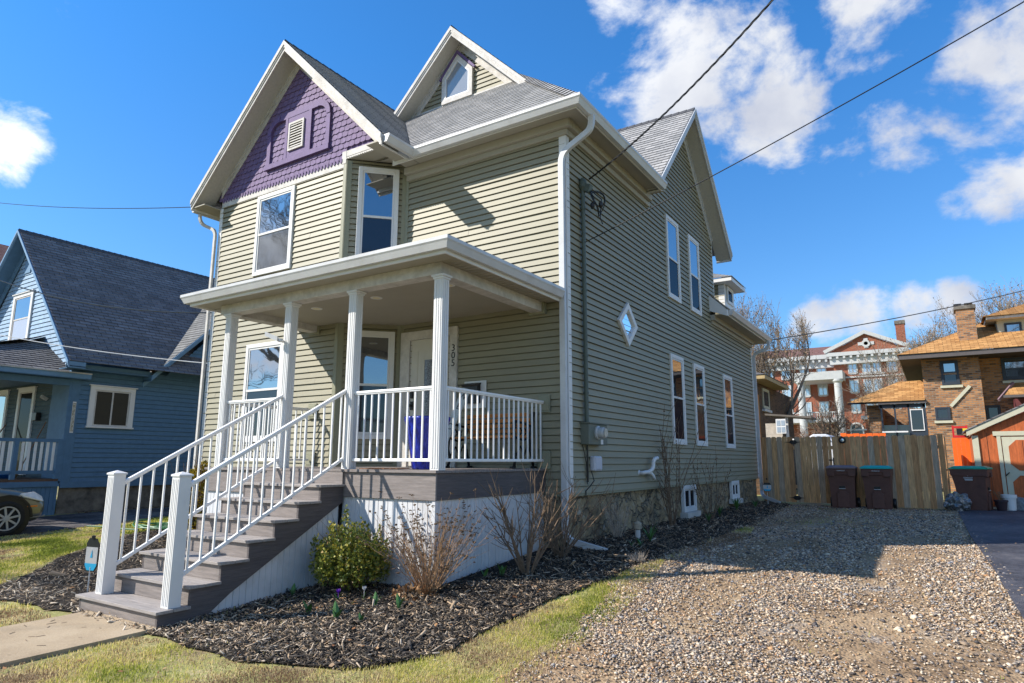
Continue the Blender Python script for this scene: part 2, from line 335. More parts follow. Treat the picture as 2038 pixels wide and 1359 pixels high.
# ------------------------------------------------------------------ terrain
def sm(t): t = min(1, max(0, t)); return t*t*(3-2*t)
def H(x, y):
    t = min(1, max(0, (y+4.8)/5.8)); f = .6*t+.4*sm(t); k = 1-.45*sm((-7-x)/3)
    return -.04+.34*f*k+.02*sm((y-6)/5)
def clipcell(poly, x0, x1, y0, y1):
    for ax, lim, s in ((0, x0, 1), (0, x1, -1), (1, y0, 1), (1, y1, -1)):
        out = []; n = len(poly)
        for k in range(n):
            a, b = poly[k], poly[(k+1) % n]; da = (a[ax]-lim)*s; db = (b[ax]-lim)*s
            if da >= 0: out.append(a)
            if (da > 0) != (db > 0):
                t = da/(da-db); out.append((a[0]+(b[0]-a[0])*t, a[1]+(b[1]-a[1])*t))
        poly = out
        if len(poly) < 3: return []
    return poly
def sheet(name, poly, off, m, cell=.3, hf=None, thick=0.):
    hf = hf or H; b = MB(); xs = [p[0] for p in poly]; ys = [p[1] for p in poly]
    x = min(xs)
    while x < max(xs):
        y = min(ys)
        while y < max(ys):
            c = clipcell(poly, x, x+cell, y, y+cell)
            if len(c) >= 3: b.face([(p[0], p[1], hf(p[0], p[1])+off) for p in c])
            y += cell
        x += cell
    me = bpy.data.meshes.new(name); me.from_pydata(b.v, [], b.f); me.update()
    bm = bmesh.new(); bm.from_mesh(me); bmesh.ops.remove_doubles(bm, verts=bm.verts, dist=1e-4)
    bmesh.ops.recalc_face_normals(bm, faces=bm.faces)
    if thick:
        bnd = [e for e in bm.edges if e.is_boundary]; r = bmesh.ops.extrude_edge_only(bm, edges=bnd)
        for v in [g for g in r['geom'] if isinstance(g, bmesh.types.BMVert)]: v.co.z -= thick
    up = sum(f.normal.z for f in bm.faces)
    if up < 0: bmesh.ops.reverse_faces(bm, faces=bm.faces)
    bm.to_mesh(me); bm.free(); me.materials.append(m); newuv(me)
    o = bpy.data.objects.new(name, me); COL.objects.link(o); o['kind'] = 'structure'; return o
def inpoly(P, x, y):
    c = np.zeros(x.shape, bool); n = len(P)
    for k in range(n):
        (x1, y1), (x2, y2) = P[k], P[(k+1) % n]
        if y1 == y2: continue
        m = ((y1 > y) != (y2 > y)) & (x < (x2-x1)*(y-y1)/(y2-y1)+x1); c ^= m
    return c
Hv = np.vectorize(H)
def ground_mat(name, cols, scales=(1.2, 14, 90), rough=.95, bump=.6, blend=.5, vor=None):
    m = bpy.data.materials.new(name); m.use_nodes = True; t = m.node_tree; p = t.nodes['Principled BSDF']; p.inputs['Roughness'].default_value = rough; p.inputs['Specular IOR Level'].default_value = .15
    tc = N(t, 'ShaderNodeTexCoord'); L = t.links.new
    a = N(t, 'ShaderNodeTexNoise', inp={'Scale': scales[0], 'Detail': 6, 'Roughness': .6}); b = N(t, 'ShaderNodeTexNoise', inp={'Scale': scales[1], 'Detail': 6, 'Roughness': .8})
    L(tc.outputs['Object'], a.inputs['Vector']); L(tc.outputs['Object'], b.inputs['Vector'])
    add = N(t, 'ShaderNodeMath', operation='ADD'); L(a.outputs['Fac'], add.inputs[0]); L(b.outputs['Fac'], add.inputs[1])
    mr = N(t, 'ShaderNodeMapRange'); mr.inputs[1].default_value = .78; mr.inputs[2].default_value = 1.22; L(add.outputs[0], mr.inputs[0])
    c = N(t, 'ShaderNodeValToRGB'); e = c.color_ramp.elements
    while len(e) < len(cols): e.new(.5)
    for k, col in enumerate(cols): e[k].position = k/(len(cols)-1); e[k].color = (*col, 1)
    L(mr.outputs[0], c.inputs[0]); out = c.outputs[0]; hsrc = None
    if vor:
        v = N(t, 'ShaderNodeTexVoronoi', inp={'Scale': vor[0], 'Randomness': 1}); L(tc.outputs['Object'], v.inputs['Vector'])
        sp = N(t, 'ShaderNodeSeparateColor'); L(v.outputs['Color'], sp.inputs[0]); r = N(t, 'ShaderNodeValToRGB'); e = r.color_ramp.elements
        while len(e) < len(vor[1]): e.new(.5)
        for k, col in enumerate(vor[1]): e[k].position = k/(len(vor[1])-1); e[k].color = (*col, 1)
        L(sp.outputs[0], r.inputs[0]); mx = N(t, 'ShaderNodeMix', data_type='RGBA')
        n3 = N(t, 'ShaderNodeTexNoise', inp={'Scale': .9, 'Detail': 7, 'Roughness': .65}); L(tc.outputs['Object'], n3.inputs['Vector']); m3 = N(t, 'ShaderNodeMapRange'); m3.inputs[1].default_value = vor[2]; m3.inputs[2].default_value = vor[3]; L(n3.outputs['Fac'], m3.inputs[0])
        L(m3.outputs[0], mx.inputs[0]); L(out, mx.inputs[6]); L(r.outputs[0], mx.inputs[7]); out = mx.outputs[2]; hsrc = v.outputs['Distance']
    L(out, p.inputs['Base Color'])
    n2 = N(t, 'ShaderNodeTexNoise', inp={'Scale': scales[2], 'Detail': 3}); L(tc.outputs['Object'], n2.inputs['Vector'])
    bp = N(t, 'ShaderNodeBump'); bp.inputs['Strength'].default_value = bump; bp.inputs['Distance'].default_value = .02
    if hsrc: bp.invert = True; bp.inputs['Distance'].default_value = .012
    L(hsrc or n2.outputs['Fac'], bp.inputs['Height']); L(bp.outputs[0], p.inputs['Normal']); return m
STONES = [(.055, .06, .07), (.30, .28, .26), (.42, .30, .19), (.16, .14, .12), (.55, .50, .43), (.24, .26, .28)]
G_GRASS = ground_mat('thin spring turf', [(.15, .11, .07), (.30, .23, .12), (.30, .31, .10), (.47, .38, .21)], (1.3, 25, 120))
G_DIRT = ground_mat('sandy packed dirt', [(.16, .11, .065), (.32, .22, .13), (.42, .31, .19)], (1.0, 12, 150))
G_GRAV = ground_mat('pea gravel bed', [(.17, .115, .07), (.32, .22, .13), (.42, .31, .19)], (1.0, 12, 150), vor=(42, STONES, .56, .66), bump=.9)
G_ASPH = ground_mat('blacktop', [(.045, .045, .052), (.085, .083, .095), (.15, .14, .14)], (.8, 9, 260), rough=.7, bump=.5)
G_ASPHO = ground_mat('worn patched asphalt', [(.05, .045, .045), (.11, .10, .10), (.22, .20, .18)], (1.2, 9, 200), rough=.9, bump=.8)
G_CONC = ground_mat('tan concrete', [(.31, .235, .155), (.40, .31, .205), (.46, .365, .25)], (1.5, 60, 220), bump=.25)
G_MULCH = ground_mat('black mulch soil', [(.012, .010, .009), (.03, .025, .02), (.055, .042, .032)], (3, 30, 60))

def bigH(x, y): return H(x, y)-.014
b = MB(); xs = [-900, -300, -120, -60, -40]+[-30+i*1.0 for i in range(0, 56)]+[40, 60, 120, 300, 900]
ys = [-900, -300, -120, -60, -40]+[-30+i*.6 for i in range(0, 88)]+[40, 60, 120, 300, 900]
for i in range(len(xs)-1):
    for j in range(len(ys)-1):
        b.face([(x, y, bigH(x, y)) for x, y in ((xs[i], ys[j]), (xs[i+1], ys[j]), (xs[i+1], ys[j+1]), (xs[i], ys[j+1]))])
o = b.build('ground', G_GRASS); o['kind'] = 'structure'
BED = [(-3.26, -4.66), (-3.15, -4.78), (-1.9, -4.72), (-1.46, -4.73), (-.73, -4.80), (-.2, -4.76), (.36, -4.56), (.76, -4.19), (.90, -3.75), (.89, -3.01), (.93, -2.1), (1.05, -1.2), (1.12, -.4), (1.26, .3), (1.30, 1.74), (1.25, 3.4), (1.22, 5.6), (1.0, 8.4), (.83, 11.35), (-.1, 11.35), (-.1, .1), (-.5, .1), (-.5, -2.4), (-2.2, -2.45), (-2.6, -3.2), (-3.26, -3.4)]
BEDL = [(-3.1, -4.66), (-3.43, -4.76), (-4.05, -4.76), (-4.6, -4.86), (-5.1, -4.75), (-5.43, -4.52), (-5.98, -3.99), (-6.83, -3.27), (-7.52, -2.46), (-8.4, -1.39), (-8.6, .5), (-7.5, .5), (-7.5, -.5), (-3.1, -.5)]
GRAV = [(1.66, -9), (1.62, -4.15), (1.58, -3.52), (1.52, -2.84), (1.42, -2.03), (1.18, -1.3), (1.05, -.5), (1.15, .3), (1.2, 1.74), (1.15, 3.4), (1.1, 5.6), (.9, 8.4), (.7, 11.5), (4.75, 11.5), (4.80, 5), (4.88, .2), (4.92, -1.5), (4.95, -9)]
def mound(x, y): return H(x, y)+.002+.06*sm((1.0-abs(x-.1))/.9)*(1 if y > -2.4 else .6*sm((y+4.7)/.9))
def moundL(x, y): return H(x, y)+.002
def ragged(P, amp, step=.11):
    out = []
    for k in range(len(P)):
        a, b_ = P[k], P[(k+1) % len(P)]; L = math.hypot(b_[0]-a[0], b_[1]-a[1]); n_ = max(1, int(L/step))
        for j in range(n_):
            t = j/n_; x = a[0]+(b_[0]-a[0])*t; y = a[1]+(b_[1]-a[1])*t; v = Vector((x*3.3, y*3.3, 5))
            out.append((x+amp*(mn.noise(v)+.5*mn.noise(v*2.7)), y+amp*(mn.noise(v+Vector((9, 4, 2)))+.5*mn.noise(v*2.7+Vector((1, 7, 0))))))
    return out
BED_R, GRAV_R, BEDL_R = ragged(BED, .09), ragged(GRAV, .12), ragged(BEDL, .09)
sheet('gravel_drive', GRAV_R, -.005, G_GRAV, .35)
sheet('mulch_bed', BED_R, 0, G_MULCH, .2, mound)
sheet('mulch_bed', BEDL_R, 0, G_MULCH, .3, moundL)
sheet('asphalt_drive', [(4.6, 12), (4.64, 5), (4.74, .2), (4.80, -1.5), (4.82, -12), (9, -12), (9, 12), (9, 14), (4.6, 14)], .012, G_ASPH, .5)
sheet('walkway', [(-3.05, -4.60), (-1.8, -4.60), (-1.74, -5.9), (-1.74, -6.78), (-2.98, -6.78), (-3.0, -5.9)], .02, G_CONC, .4, thick=.06)
sheet('walkway', [(-1.74, -6.80), (-2.98, -6.80), (-3.0, -12), (-1.74, -12)], .02, G_CONC, .6, thick=.06)
sheet('neighbour_driveway', [(-10.4, -14), (-10.75, -2.59), (-10.75, -1.79), (-10.9, -.78), (-11.3, 1.1), (-11.3, 14), (-14.1, 14), (-14.1, -14)], .006, G_ASPHO, .6)
o = MB().box(-400, 400, -33, -24, -.35, -.10).build('road', G_ASPHO); o['kind'] = 'structure'

# ================================================================== MAIN HOUSE
HS = thing('house', 'two storey sage green clapboard house with purple shingled gable, white trim and front porch', 'house', (-3.7, 4, .3))
ZS = 1.028
def win(cx, cy, ux, uy, w, z0, z1, mid, parent=HS, fr=WHT, gt=None, gb=None, trim=.075, proud=.05, name='window', sillw=0):
    """double hung window on a vertical wall; u runs to the right seen from outside"""
    gt = gt or GLASS; gb = gb or GLASSD
    u = Vector((ux, uy, 0)).normalized(); n = Vector((u.y, -u.x, 0)); c = Vector((cx, cy, 0)); z = Vector((0, 0, 1))
    b = MB(); hw = w/2; zc = (z0+z1)/2
    def bar(a0, a1, b0, b1, d0, d1): b.obox(c+u*((a0+a1)/2)+n*((d0+d1)/2)+z*((b0+b1)/2), u, n, z, ((a1-a0)/2, (d1-d0)/2, (b1-b0)/2))
    bar(-hw, -hw+trim, z0, z1, -.01, proud); bar(hw-trim, hw, z0, z1, -.01, proud)
    bar(-hw+trim, hw-trim, z1-trim, z1, -.01, proud); bar(-hw+trim, hw-trim, z0, z0+trim, -.01, proud)
    f = b.build(name, fr, parent, bevel=.006)
    s = MB(); b = s; i = trim+.002; st = .03
    if mid:
        bar(-hw+i, hw-i, mid-.02, mid+.02, .012, .042)
        bar(-hw+i, -hw+i+st, mid+.02, z1-i, .012, .038); bar(hw-i-st, hw-i, mid+.02, z1-i, .012, .038); bar(-hw+i+st, hw-i-st, z1-i-st, z1-i, .012, .038)
        bar(-hw+i, -hw+i+st, z0+i, mid-.02, .008, .034); bar(hw-i-st, hw-i, z0+i, mid-.02, .008, .034); bar(-hw+i+st, hw-i-st, z0+i, z0+i+st*1.2, .008, .034)
    else:
        bar(-hw+i, -hw+i+st, z0+i, z1-i, .012, .038); bar(hw-i-st, hw-i, z0+i, z1-i, .012, .038); bar(-hw+i+st, hw-i-st, z0+i, z0+i+st, .012, .038); bar(-hw+i+st, hw-i-st, z1-i-st, z1-i, .012, .038)
    s.build('sash', fr, f)
    j = trim+.004
    for lo, hi, gm, d in (((mid, z1-j, gt, .029), (z0+j, mid, gb, .026)) if mid else ((z0+j, z1-j, gt, .029),)):
        g = MB(); p = lambda a, zz: c+u*a+n*d+z*zz
        g.face([p(-hw+j, lo), p(hw-j, lo), p(hw-j, hi), p(-hw+j, hi)]); g.build('pane', gm, f)
    return f

# walls
def wall(name, polys, m=SID, parent=HS, **k):
    b = MB()
    for P in polys: b.lap(P, start=ZS, **{**dict(slot=.013, seam=3.66), **k})
    return b.build(name, [m, m], parent)
b = MB().box(-7.53, -.02, .02, 7.78, 1.0, 6.6).box(-7.53, -.02, 7.78, 11.45, 1.0, 4.98).box(-7.53, -.12, .12, 11.40, .0, 1.0)
b.prism([(-7.53, -.70, .0), (-3.93, -.70, .0), (-3.22, .02, .0), (-7.53, .02, .0)], (0, 0, 6.6))
b.build('wall_core', SID2, HS)
wall('siding_wall', [[(-3.19, 0, ZS), (0, 0, ZS), (0, 0, 6.56), (-3.19, 0, 6.56)]])
wall('siding_wall', [[(-3.91, -.72, ZS), (-3.19, 0, ZS), (-3.19, 0, 6.66), (-3.91, -.72, 6.66)]])
wall('siding_wall', [[(-7.55, -.72, ZS), (-3.91, -.72, ZS), (-3.91, -.72, 6.56), (-7.55, -.72, 6.56)]])
wall('siding_wall', [[(0, 0, ZS), (0, 3.5, ZS), (0, 3.5, 6.5), (0, 0, 6.5)],
                     [(0, 3.5, ZS), (0, 7.8, ZS), (0, 7.8, 6.95), (0, 5.66, 9.2), (0, 3.5, 6.93)],
                     [(0, 7.8, ZS), (0, 11.47, ZS), (0, 11.47, 4.98), (0, 7.8, 4.98)]])
wall('siding_wall', [[(-7.55, 11.4, ZS), (-7.55, -.72, ZS), (-7.55, -.72, 6.5), (-7.55, 11.4, 6.5)]])
# foundation of rubble stone
def stone_mat():
    m = bpy.data.materials.new('rubble stone'); m.use_nodes = True; t = m.node_tree; p = t.nodes['Principled BSDF']; p.inputs['Roughness'].default_value = .95; p.inputs['Specular IOR Level'].default_value = .1; L = t.links.new
    tc = N(t, 'ShaderNodeTexCoord'); n0 = N(t, 'ShaderNodeTexNoise', inp={'Scale': 3, 'Detail': 3}); L(tc.outputs['Object'], n0.inputs['Vector'])
    mx = N(t, 'ShaderNodeMix', data_type='RGBA', blend_type='LINEAR_LIGHT'); mx.inputs[0].default_value = .42; L(tc.outputs['Object'], mx.inputs[6]); L(n0.outputs['Color'], mx.inputs[7])
    v = N(t, 'ShaderNodeTexVoronoi', feature='F1', inp={'Scale': 3.3}); L(mx.outputs[2], v.inputs['Vector'])
    ve = N(t, 'ShaderNodeTexVoronoi', feature='DISTANCE_TO_EDGE', inp={'Scale': 3.3}); L(mx.outputs[2], ve.inputs['Vector'])
    sp = N(t, 'ShaderNodeSeparateColor'); L(v.outputs['Color'], sp.inputs[0])
    n = N(t, 'ShaderNodeTexNoise', inp={'Scale': 11, 'Detail': 9, 'Roughness': .75}); L(tc.outputs['Object'], n.inputs['Vector'])
    a = N(t, 'ShaderNodeMath', operation='MULTIPLY_ADD'); a.inputs[1].default_value = .28; L(sp.outputs[0], a.inputs[0])
    n2 = N(t, 'ShaderNodeMapRange'); n2.inputs[1].default_value = .3; n2.inputs[2].default_value = .7; n2.inputs[4].default_value = .78; L(n.outputs['Fac'], n2.inputs[0]); L(n2.outputs[0], a.inputs[2])
    c = N(t, 'ShaderNodeValToRGB'); e = c.color_ramp.elements; e.new(.4); e.new(.7)
    for k, col in enumerate([(.055, .045, .035), (.19, .165, .125), (.36, .27, .155), (.40, .38, .34)]): e[k].position = k/3; e[k].color = (*col, 1)
    L(a.outputs[0], c.inputs[0]); r = N(t, 'ShaderNodeMapRange'); r.inputs[2].default_value = .05; L(ve.outputs['Distance'], r.inputs[0])
    m2 = N(t, 'ShaderNodeMix', data_type='RGBA'); L(r.outputs[0], m2.inputs[0]); m2.inputs[6].default_value = (.21, .19, .16, 1); L(c.outputs[0], m2.inputs[7]); L(m2.outputs[2], p.inputs['Base Color'])
    ad = N(t, 'ShaderNodeMath', operation='MULTIPLY_ADD'); ad.inputs[1].default_value = .6; L(n.outputs['Fac'], ad.inputs[0]); L(r.outputs[0], ad.inputs[2])
    bp = N(t, 'ShaderNodeBump'); bp.inputs['Strength'].default_value = 1; bp.inputs['Distance'].default_value = .05; L(ad.outputs[0], bp.inputs['Height']); L(bp.outputs[0], p.inputs['Normal']); return m
STONE = stone_mat()
def rough_wall(name, p0, p1, z0, z1, parent, m, amp=.06, step=.05):
    b = MB(); p0, p1 = Vector(p0), Vector(p1); L = (p1-p0).length; n = Vector(((p1-p0).y, -(p1-p0).x, 0)).normalized(); K = int(L/step); J = int((z1-z0)/step)
    def P(i, j):
        q = p0.lerp(p1, i/K); z = z0+(z1-z0)*j/J; v = Vector((q.x, q.y, z)); d = mn.fractal(v*3.1, 1, 2, 4)*amp
        return v+n*d
    for i in range(K):
        for j in range(J): b.face([P(i, j), P(i+1, j), P(i+1, j+1), P(i, j+1)])
    me = b.build(name, m, parent, smooth=False)
    bm = bmesh.new(); bm.from_mesh(me.data); bmesh.ops.remove_doubles(bm, verts=bm.verts, dist=1e-4); bm.to_mesh(me.data); bm.free(); me.data.polygons.foreach_set('use_smooth', [True]*len(me.data.polygons))
    return me
rough_wall('stone_foundation', (-.05, -.02, 0), (-.05, 11.42, 0), .1, 1.02, HS, STONE)
rough_wall('stone_foundation', (-3.2, -.0, 0), (-.05, -.02, 0), .0, 1.02, HS, STONE)
MB().box(-.06, .012, .015, 11.47, ZS-.035, ZS-.002).box(-3.2, .012, -.02, .013, ZS-.035, ZS-.002).build('starter_strip', SID2, HS)
# corner boards
MB().box(-.10, .022, -.022, 0, ZS-.01, 6.50).box(0, .022, 0, .085, ZS-.01, 6.47).build('corner_board', WHT, HS, bevel=.004)
MB().box(-7.57, -7.47, -.742, -.72, ZS, 6.53).build('corner_board', WHT, HS, bevel=.004)
MB().box(-.08, .022, 11.47, 11.492, ZS-.01, 4.95).box(0, .022, 11.40, 11.47, ZS-.01, 4.95).build('corner_board', WHT, HS, bevel=.004)
MB().box(-.02, .02, 7.80, 7.822, 4.9, 6.9).build('corner_board', WHT, HS, bevel=.004)
b = MB()
for (x, y) in ((-3.91, -.72), (-3.19, 0)):
    pass
b.obox((-3.945, -.738, 3.85), (1, 0, 0), (0, 1, 0), (0, 0, 1), (.045, .012, 2.80)); b.obox((-3.885, -.712, 3.85), (1, 1, 0), (1, -1, 0), (0, 0, 1), (.05, .012, 2.80))
b.obox((-3.21, -.036, 3.85), (1, 1, 0), (1, -1, 0), (0, 0, 1), (.03, .012, 2.80)); b.obox((-3.15, -.012, 3.80), (1, 0, 0), (0, 1, 0), (0, 0, 1), (.04, .010, 2.75))
b.build('inside_corner_post', SID2, HS)
# windows
win(-5.79, -.72, 1, 0, 1.08, 4.90, 6.50, 5.71, gb=matglass('grey insect screen', (.07, .07, .07), .18, .05)); win(-5.80, -.72, 1, 0, 1.06, 1.79, 3.58, 2.72, gt=GLASS, gb=GLASSD)
win(-3.52, -.345, 1, 1, .70, 4.83, 6.55, 5.64); win(-3.49, -.315, 1, 1, .66, 1.82, 3.62, 2.71)
for y0, y1, z0, z1, m_ in ((4.35, 5.12, 4.76, 6.53, 5.63), (5.82, 6.58, 4.76, 6.54, 5.63), (4.30, 5.08, 1.80, 3.59, 2.73), (5.78, 6.54, 1.80, 3.58, 2.70), (8.15, 8.96, 1.79, 3.60, 2.60)):
    win(0, (y0+y1)/2, 0, 1, y1-y0, z0, z1, m_)
def slider(y0, y1, z0, z1):
    f = win(-.03, (y0+y1)/2, 0, 1, y1-y0, z0, z1, None, proud=.06, gt=GLASSD); MB().box(-.012, .016, (y0+y1)/2-.03, (y0+y1)/2+.03, z0+.08, z1-.08).build('mullion', WHT, f)
slider(4.80, 5.60, .48, 1.0); slider(8.45, 9.16, .57, 1.0)
MB().box(-.06, .10, 4.78, 5.62, .36, .475).build('sill_block', WHTD, HS); MB().box(-.06, .10, 8.43, 9.18, .46, .565).build('sill_block', WHTD, HS)
# diamond window
def ring(pts, w, depth, n, name, m, parent, d0=0):
    C = sum((Vector(p) for p in pts), Vector())/len(pts); K = len(pts); n = Vector(n); b = MB()
    inn = [C+(Vector(p)-C)*w for p in pts]; out = [Vector(p) for p in pts]
    for k in range(K):
        b.prism([out[k]+n*d0, out[(k+1) % K]+n*d0, inn[(k+1) % K]+n*d0, inn[k]+n*d0], n*depth)
    f = b.build(name, m, parent); return f, inn
dp = [(.008, 2.165, 4.18), (.008, 1.745, 3.80), (.008, 2.165, 3.41), (.008, 2.57, 3.80)][::-1]
f, inn = ring(dp, .70, .05, (1, 0, 0), 'window', WHT, HS)
MB().face([p+Vector((.012, 0, 0)) for p in inn][::1]).build('pane', matglass('pale glass', (.18, .24, .32), .45), f)
# eaves of the main block: fascia, soffit, frieze
for q in ((-3.16, .40, -.40, -.38, 6.50, 6.67), (.38, .40, -.38, 3.15, 6.50, 6.67), (-2.80, -2.78, -1.10, -.40, 6.50, 6.67), (-7.98, -7.96, -1.1, 8, 6.46, 6.62)): MB().box(*q).build('fascia', WHT, HS)
b = MB().box(-2.78, .38, -.38, -.001, 6.555, 6.575).box(.001, .38, 0, 3.3, 6.555, 6.575).box(-7.96, -7.56, -1.1, 8, 6.50, 6.52)
b.prism([(-3.93, -.72, 6.685), (-3.10, -.72, 6.685), (-3.10, .0, 6.685), (-3.17, .0, 6.685)], (0, 0, .015)).box(-3.10, -2.8, -1.09, .0, 6.56, 6.575)
b.build('soffit', SOF, HS)
b = MB().box(-3.14, .13, -.13, -.001, 6.43, 6.555).box(.001, .13, 0, 3.35, 6.43, 6.555).box(-3.14, .06, -.06, -.001, 6.34, 6.43).box(.001, .06, .0, 3.4, 6.34, 6.43)
b.build('frieze_board', SOF, HS, bevel=.01)
def gutter(pts, m=GUT, parent=HS, s=.115, name='gutter', side=1):
    """K style gutter along a path; side=+1 puts the lip to the right of travel"""
    b = MB(); P = [Vector(p) for p in pts]
    prof = [(0, .13), (0, 0), (.065, 0), (.075, .02), (.10, .07), (.115, .09), (.115, .13), (.105, .13), (.105, .095), (.06, .02), (.01, .01), (.01, .13)]
    prof = [(a*s/.115, h) for a, h in prof]; K = len(P)
    def fr(k):
        d0 = (P[k]-P[k-1]).normalized() if k else None; d1 = (P[k+1]-P[k]).normalized() if k < K-1 else None
        r = lambda d: Vector((d.y, -d.x, 0))*side
        if d0 is None: return r(d1)
        if d1 is None: return r(d0)
        a = r(d0)+r(d1); return a*(2/a.length_squared) if a.length > .1 else r(d0)
    rows = [[P[k]+fr(k)*a+Vector((0, 0, h)) for a, h in prof] for k in range(K)]
    for k in range(K-1):
        for j in range(len(prof)):
            j2 = (j+1) % len(prof); q = [rows[k][j], rows[k+1][j], rows[k+1][j2], rows[k][j2]]; b.face(q)
    for rw in (rows[0], rows[-1]): b.face(rw[:7])
    for k in range(K-1):
        o = b.build(name, m, parent)
        return o
gutter([(-2.70, -1.10, 6.51), (-2.70, -.41, 6.51), (.405, -.41, 6.51), (.405, 3.12, 6.51)], side=1)
gutter([(-7.99, 8, 6.45), (-7.99, -1.05, 6.45)], side=1)
# ------- roofs
def shingle(name, polys, m=SHNG, course=.142, parent=HS, depth=.013):
    b = MB()
    for P in polys: b.lap(P, course=course, depth=depth)
    return b.build(name, m, parent)
E0 = .43; ZE = 6.66; RX0, RX1, RY0, RY1 = -7.99, .43, -.43, 8.2
hx = (RX1-RX0)/2; cx = (RX0+RX1)/2; APZ = ZE+hx
ap0 = (cx, RY0+hx, APZ); ap1 = (cx, RY1-hx, APZ)
rs = MB()
rs.face([(RX0, RY0, ZE-.02), (RX1, RY0, ZE-.02), (ap0[0], ap0[1], APZ-.02)]); rs.face([(RX1, RY0, ZE-.02), (RX1, 3.04, ZE-.02), (-2.30, 5.66, ZE+2.71), (ap1[0], ap1[1], APZ-.02), (ap0[0], ap0[1], APZ-.02)])
rs.face([(-.1, RY1-.3, ZE+.3), (RX0, RY1, ZE-.02), (ap1[0], ap1[1], APZ-.02)]); rs.face([(RX0, RY1, ZE-.02), (RX0, RY0, ZE-.02), (ap0[0], ap0[1], APZ-.02), (ap1[0], ap1[1], APZ-.02)])
rs.build('roof_deck', SHNG, HS)
shingle('roof', [[(-2.70, RY0, ZE), (RX1, RY0, ZE), ap0, (-5.36, 2.20, ZE+2.63)], [(RX1, RY0, ZE), (RX1, 3.04, ZE), (-2.30, 5.66, ZE+2.73), ap1, ap0], [(RX0, RY1, ZE), (RX0, RY0, ZE), ap0, ap1]])
# hip cap with slight flare
b = MB()
K = 26
for k in range(K):
    t = k/K; p = Vector((RX1, RY0, ZE+.015)).lerp(Vector(ap0), t*.62); q = Vector((RX1, RY0, ZE+.015)).lerp(Vector(ap0), (k+1.25)/K*.62)
    up = Vector((0, 0, .03)); sd = Vector((1, 1, 0)).normalized()*.13
    b.face([p+up-sd-Vector((0, 0, .075)), p+up*1.3, q+up*.6, q+up*.2-sd-Vector((0, 0, .075))]); b.face([p+up*1.3, p+up+sd-Vector((0, 0, .075)), q+up*.2+sd-Vector((0, 0, .075)), q+up*.6])
b.build('hip_cap', SHNG, HS)
def gable_roof(name, ridge, axis, half, zr, ze, a0, a1, aw, thick=.20, m=SHNG, trim=WHTD, sof=STUC, parent=HS, ext=(None, None), wh=None, frz=True, course=.142, rake_h=.0):
    """axis 'y': ridge runs in y at x=ridge, gable face toward -y at a0 (outer), wall at aw. axis 'x': face toward +x."""
    def P(l, a, z): return Vector((ridge+l, a, z)) if axis == 'y' else Vector((a, ridge+l, z))
    ab = a1
    S = MB(); T = MB(); D = MB(); F = MB()
    for s in (-1, 1):
        top = [P(s*half, a0, ze), P(0, a0, zr), P(0, ab, zr), P(s*half, ext[0] if (s < 0 and ext[0] is not None) else (ext[1] if (s > 0 and ext[1] is not None) else ab), ze)]
        up = [Vector(p)+Vector((0, 0, .012)) for p in top]
        nrm = (up[1]-up[0]).cross(up[2]-up[0])
        S.lap(up if nrm.z > 0 else up[::-1], course=course, depth=.013)
        # rake fascia in two steps, at the outer edge
        sg = 1 if a1 > a0 else -1
        for (d0, d1, za, zb) in ((0, .022*sg, -.005, -thick), (-.03*sg, 0, .005, -.085), (-.015*sg, 0, -.085, -.13)):
            T.prism([P(s*half*1.0, a0+d0, ze+za), P(0, a0+d0, zr+za), P(0, a0+d0, zr+zb), P(s*half, a0+d0, ze+zb)], P(0, d1-d0, 0)-P(0, 0, 0))
        # soffit board under the overhang
        D.prism([P(s*half, a0+.022*sg, ze-thick+.03), P(0, a0+.022*sg, zr-thick+.03), P(0, aw, zr-thick+.03), P(s*half, aw, ze-thick+.03)], (0, 0, .02))
        # eave end fascia
        T.prism([P(s*half, a0+.022*sg, ze), P(s*half, aw, ze), P(s*half, aw, ze-thick), P(s*half, a0+.022*sg, ze-thick)], P(-s*.02, 0, 0)-P(0, 0, 0))
        if frz:
            zz = zr-thick+.03; k = (zr-ze)/half; W_ = wh or half; ez = zz-k*W_
            F.prism([P(s*W_, aw-.03*sg, ez), P(0, aw-.03*sg, zz), P(0, aw-.03*sg, zz-.19), P(s*(W_-.0), aw-.03*sg, ez-.19)], P(0, .03*sg, 0)-P(0, 0, 0))
            F.prism([P(s*W_, aw-.055*sg, ez), P(0, aw-.055*sg, zz), P(0, aw-.055*sg, zz-.055), P(s*(W_-.0), aw-.055*sg, ez-.055)], P(0, .025*sg, 0)-P(0, 0, 0))
    r = S.build('roof', m, parent); T.build('rake_board', trim, parent); D.build('soffit', sof, parent)
    if frz: F.build('rake_frieze', trim, parent)
    c = MB(); n = int(abs(a1-a0)/.18)
    for k in range(n):
        a = a0+(a1-a0)*k/n; a_ = a0+(a1-a0)*(k+1.15)/n; z = zr+.03; kk = (zr-ze)/half*.12
        for s in (-1, 1): c.face([P(0, a, z+.014), P(s*.12, a, z-kk+.008), P(s*.12, a_, z-kk), P(0, a_, z)])
    c.build('ridge_cap', mat('shade toned ridge cap', (.07, .07, .075), .9, .3, 20), parent)  # dark tone paints in the shadowed side of the ridge
    return r
# front gable
gable_roof('front', -5.36, 'y', 2.63, 9.29, ZE, -1.12, 2.20, -.72, ext=(-.43, -.43), wh=2.19)
MB().face([(-7.5, -.715, 6.70), (-3.2, -.715, 6.72), (-5.36, -.715, 8.9)]).build('gable_backing', PURP, HS)
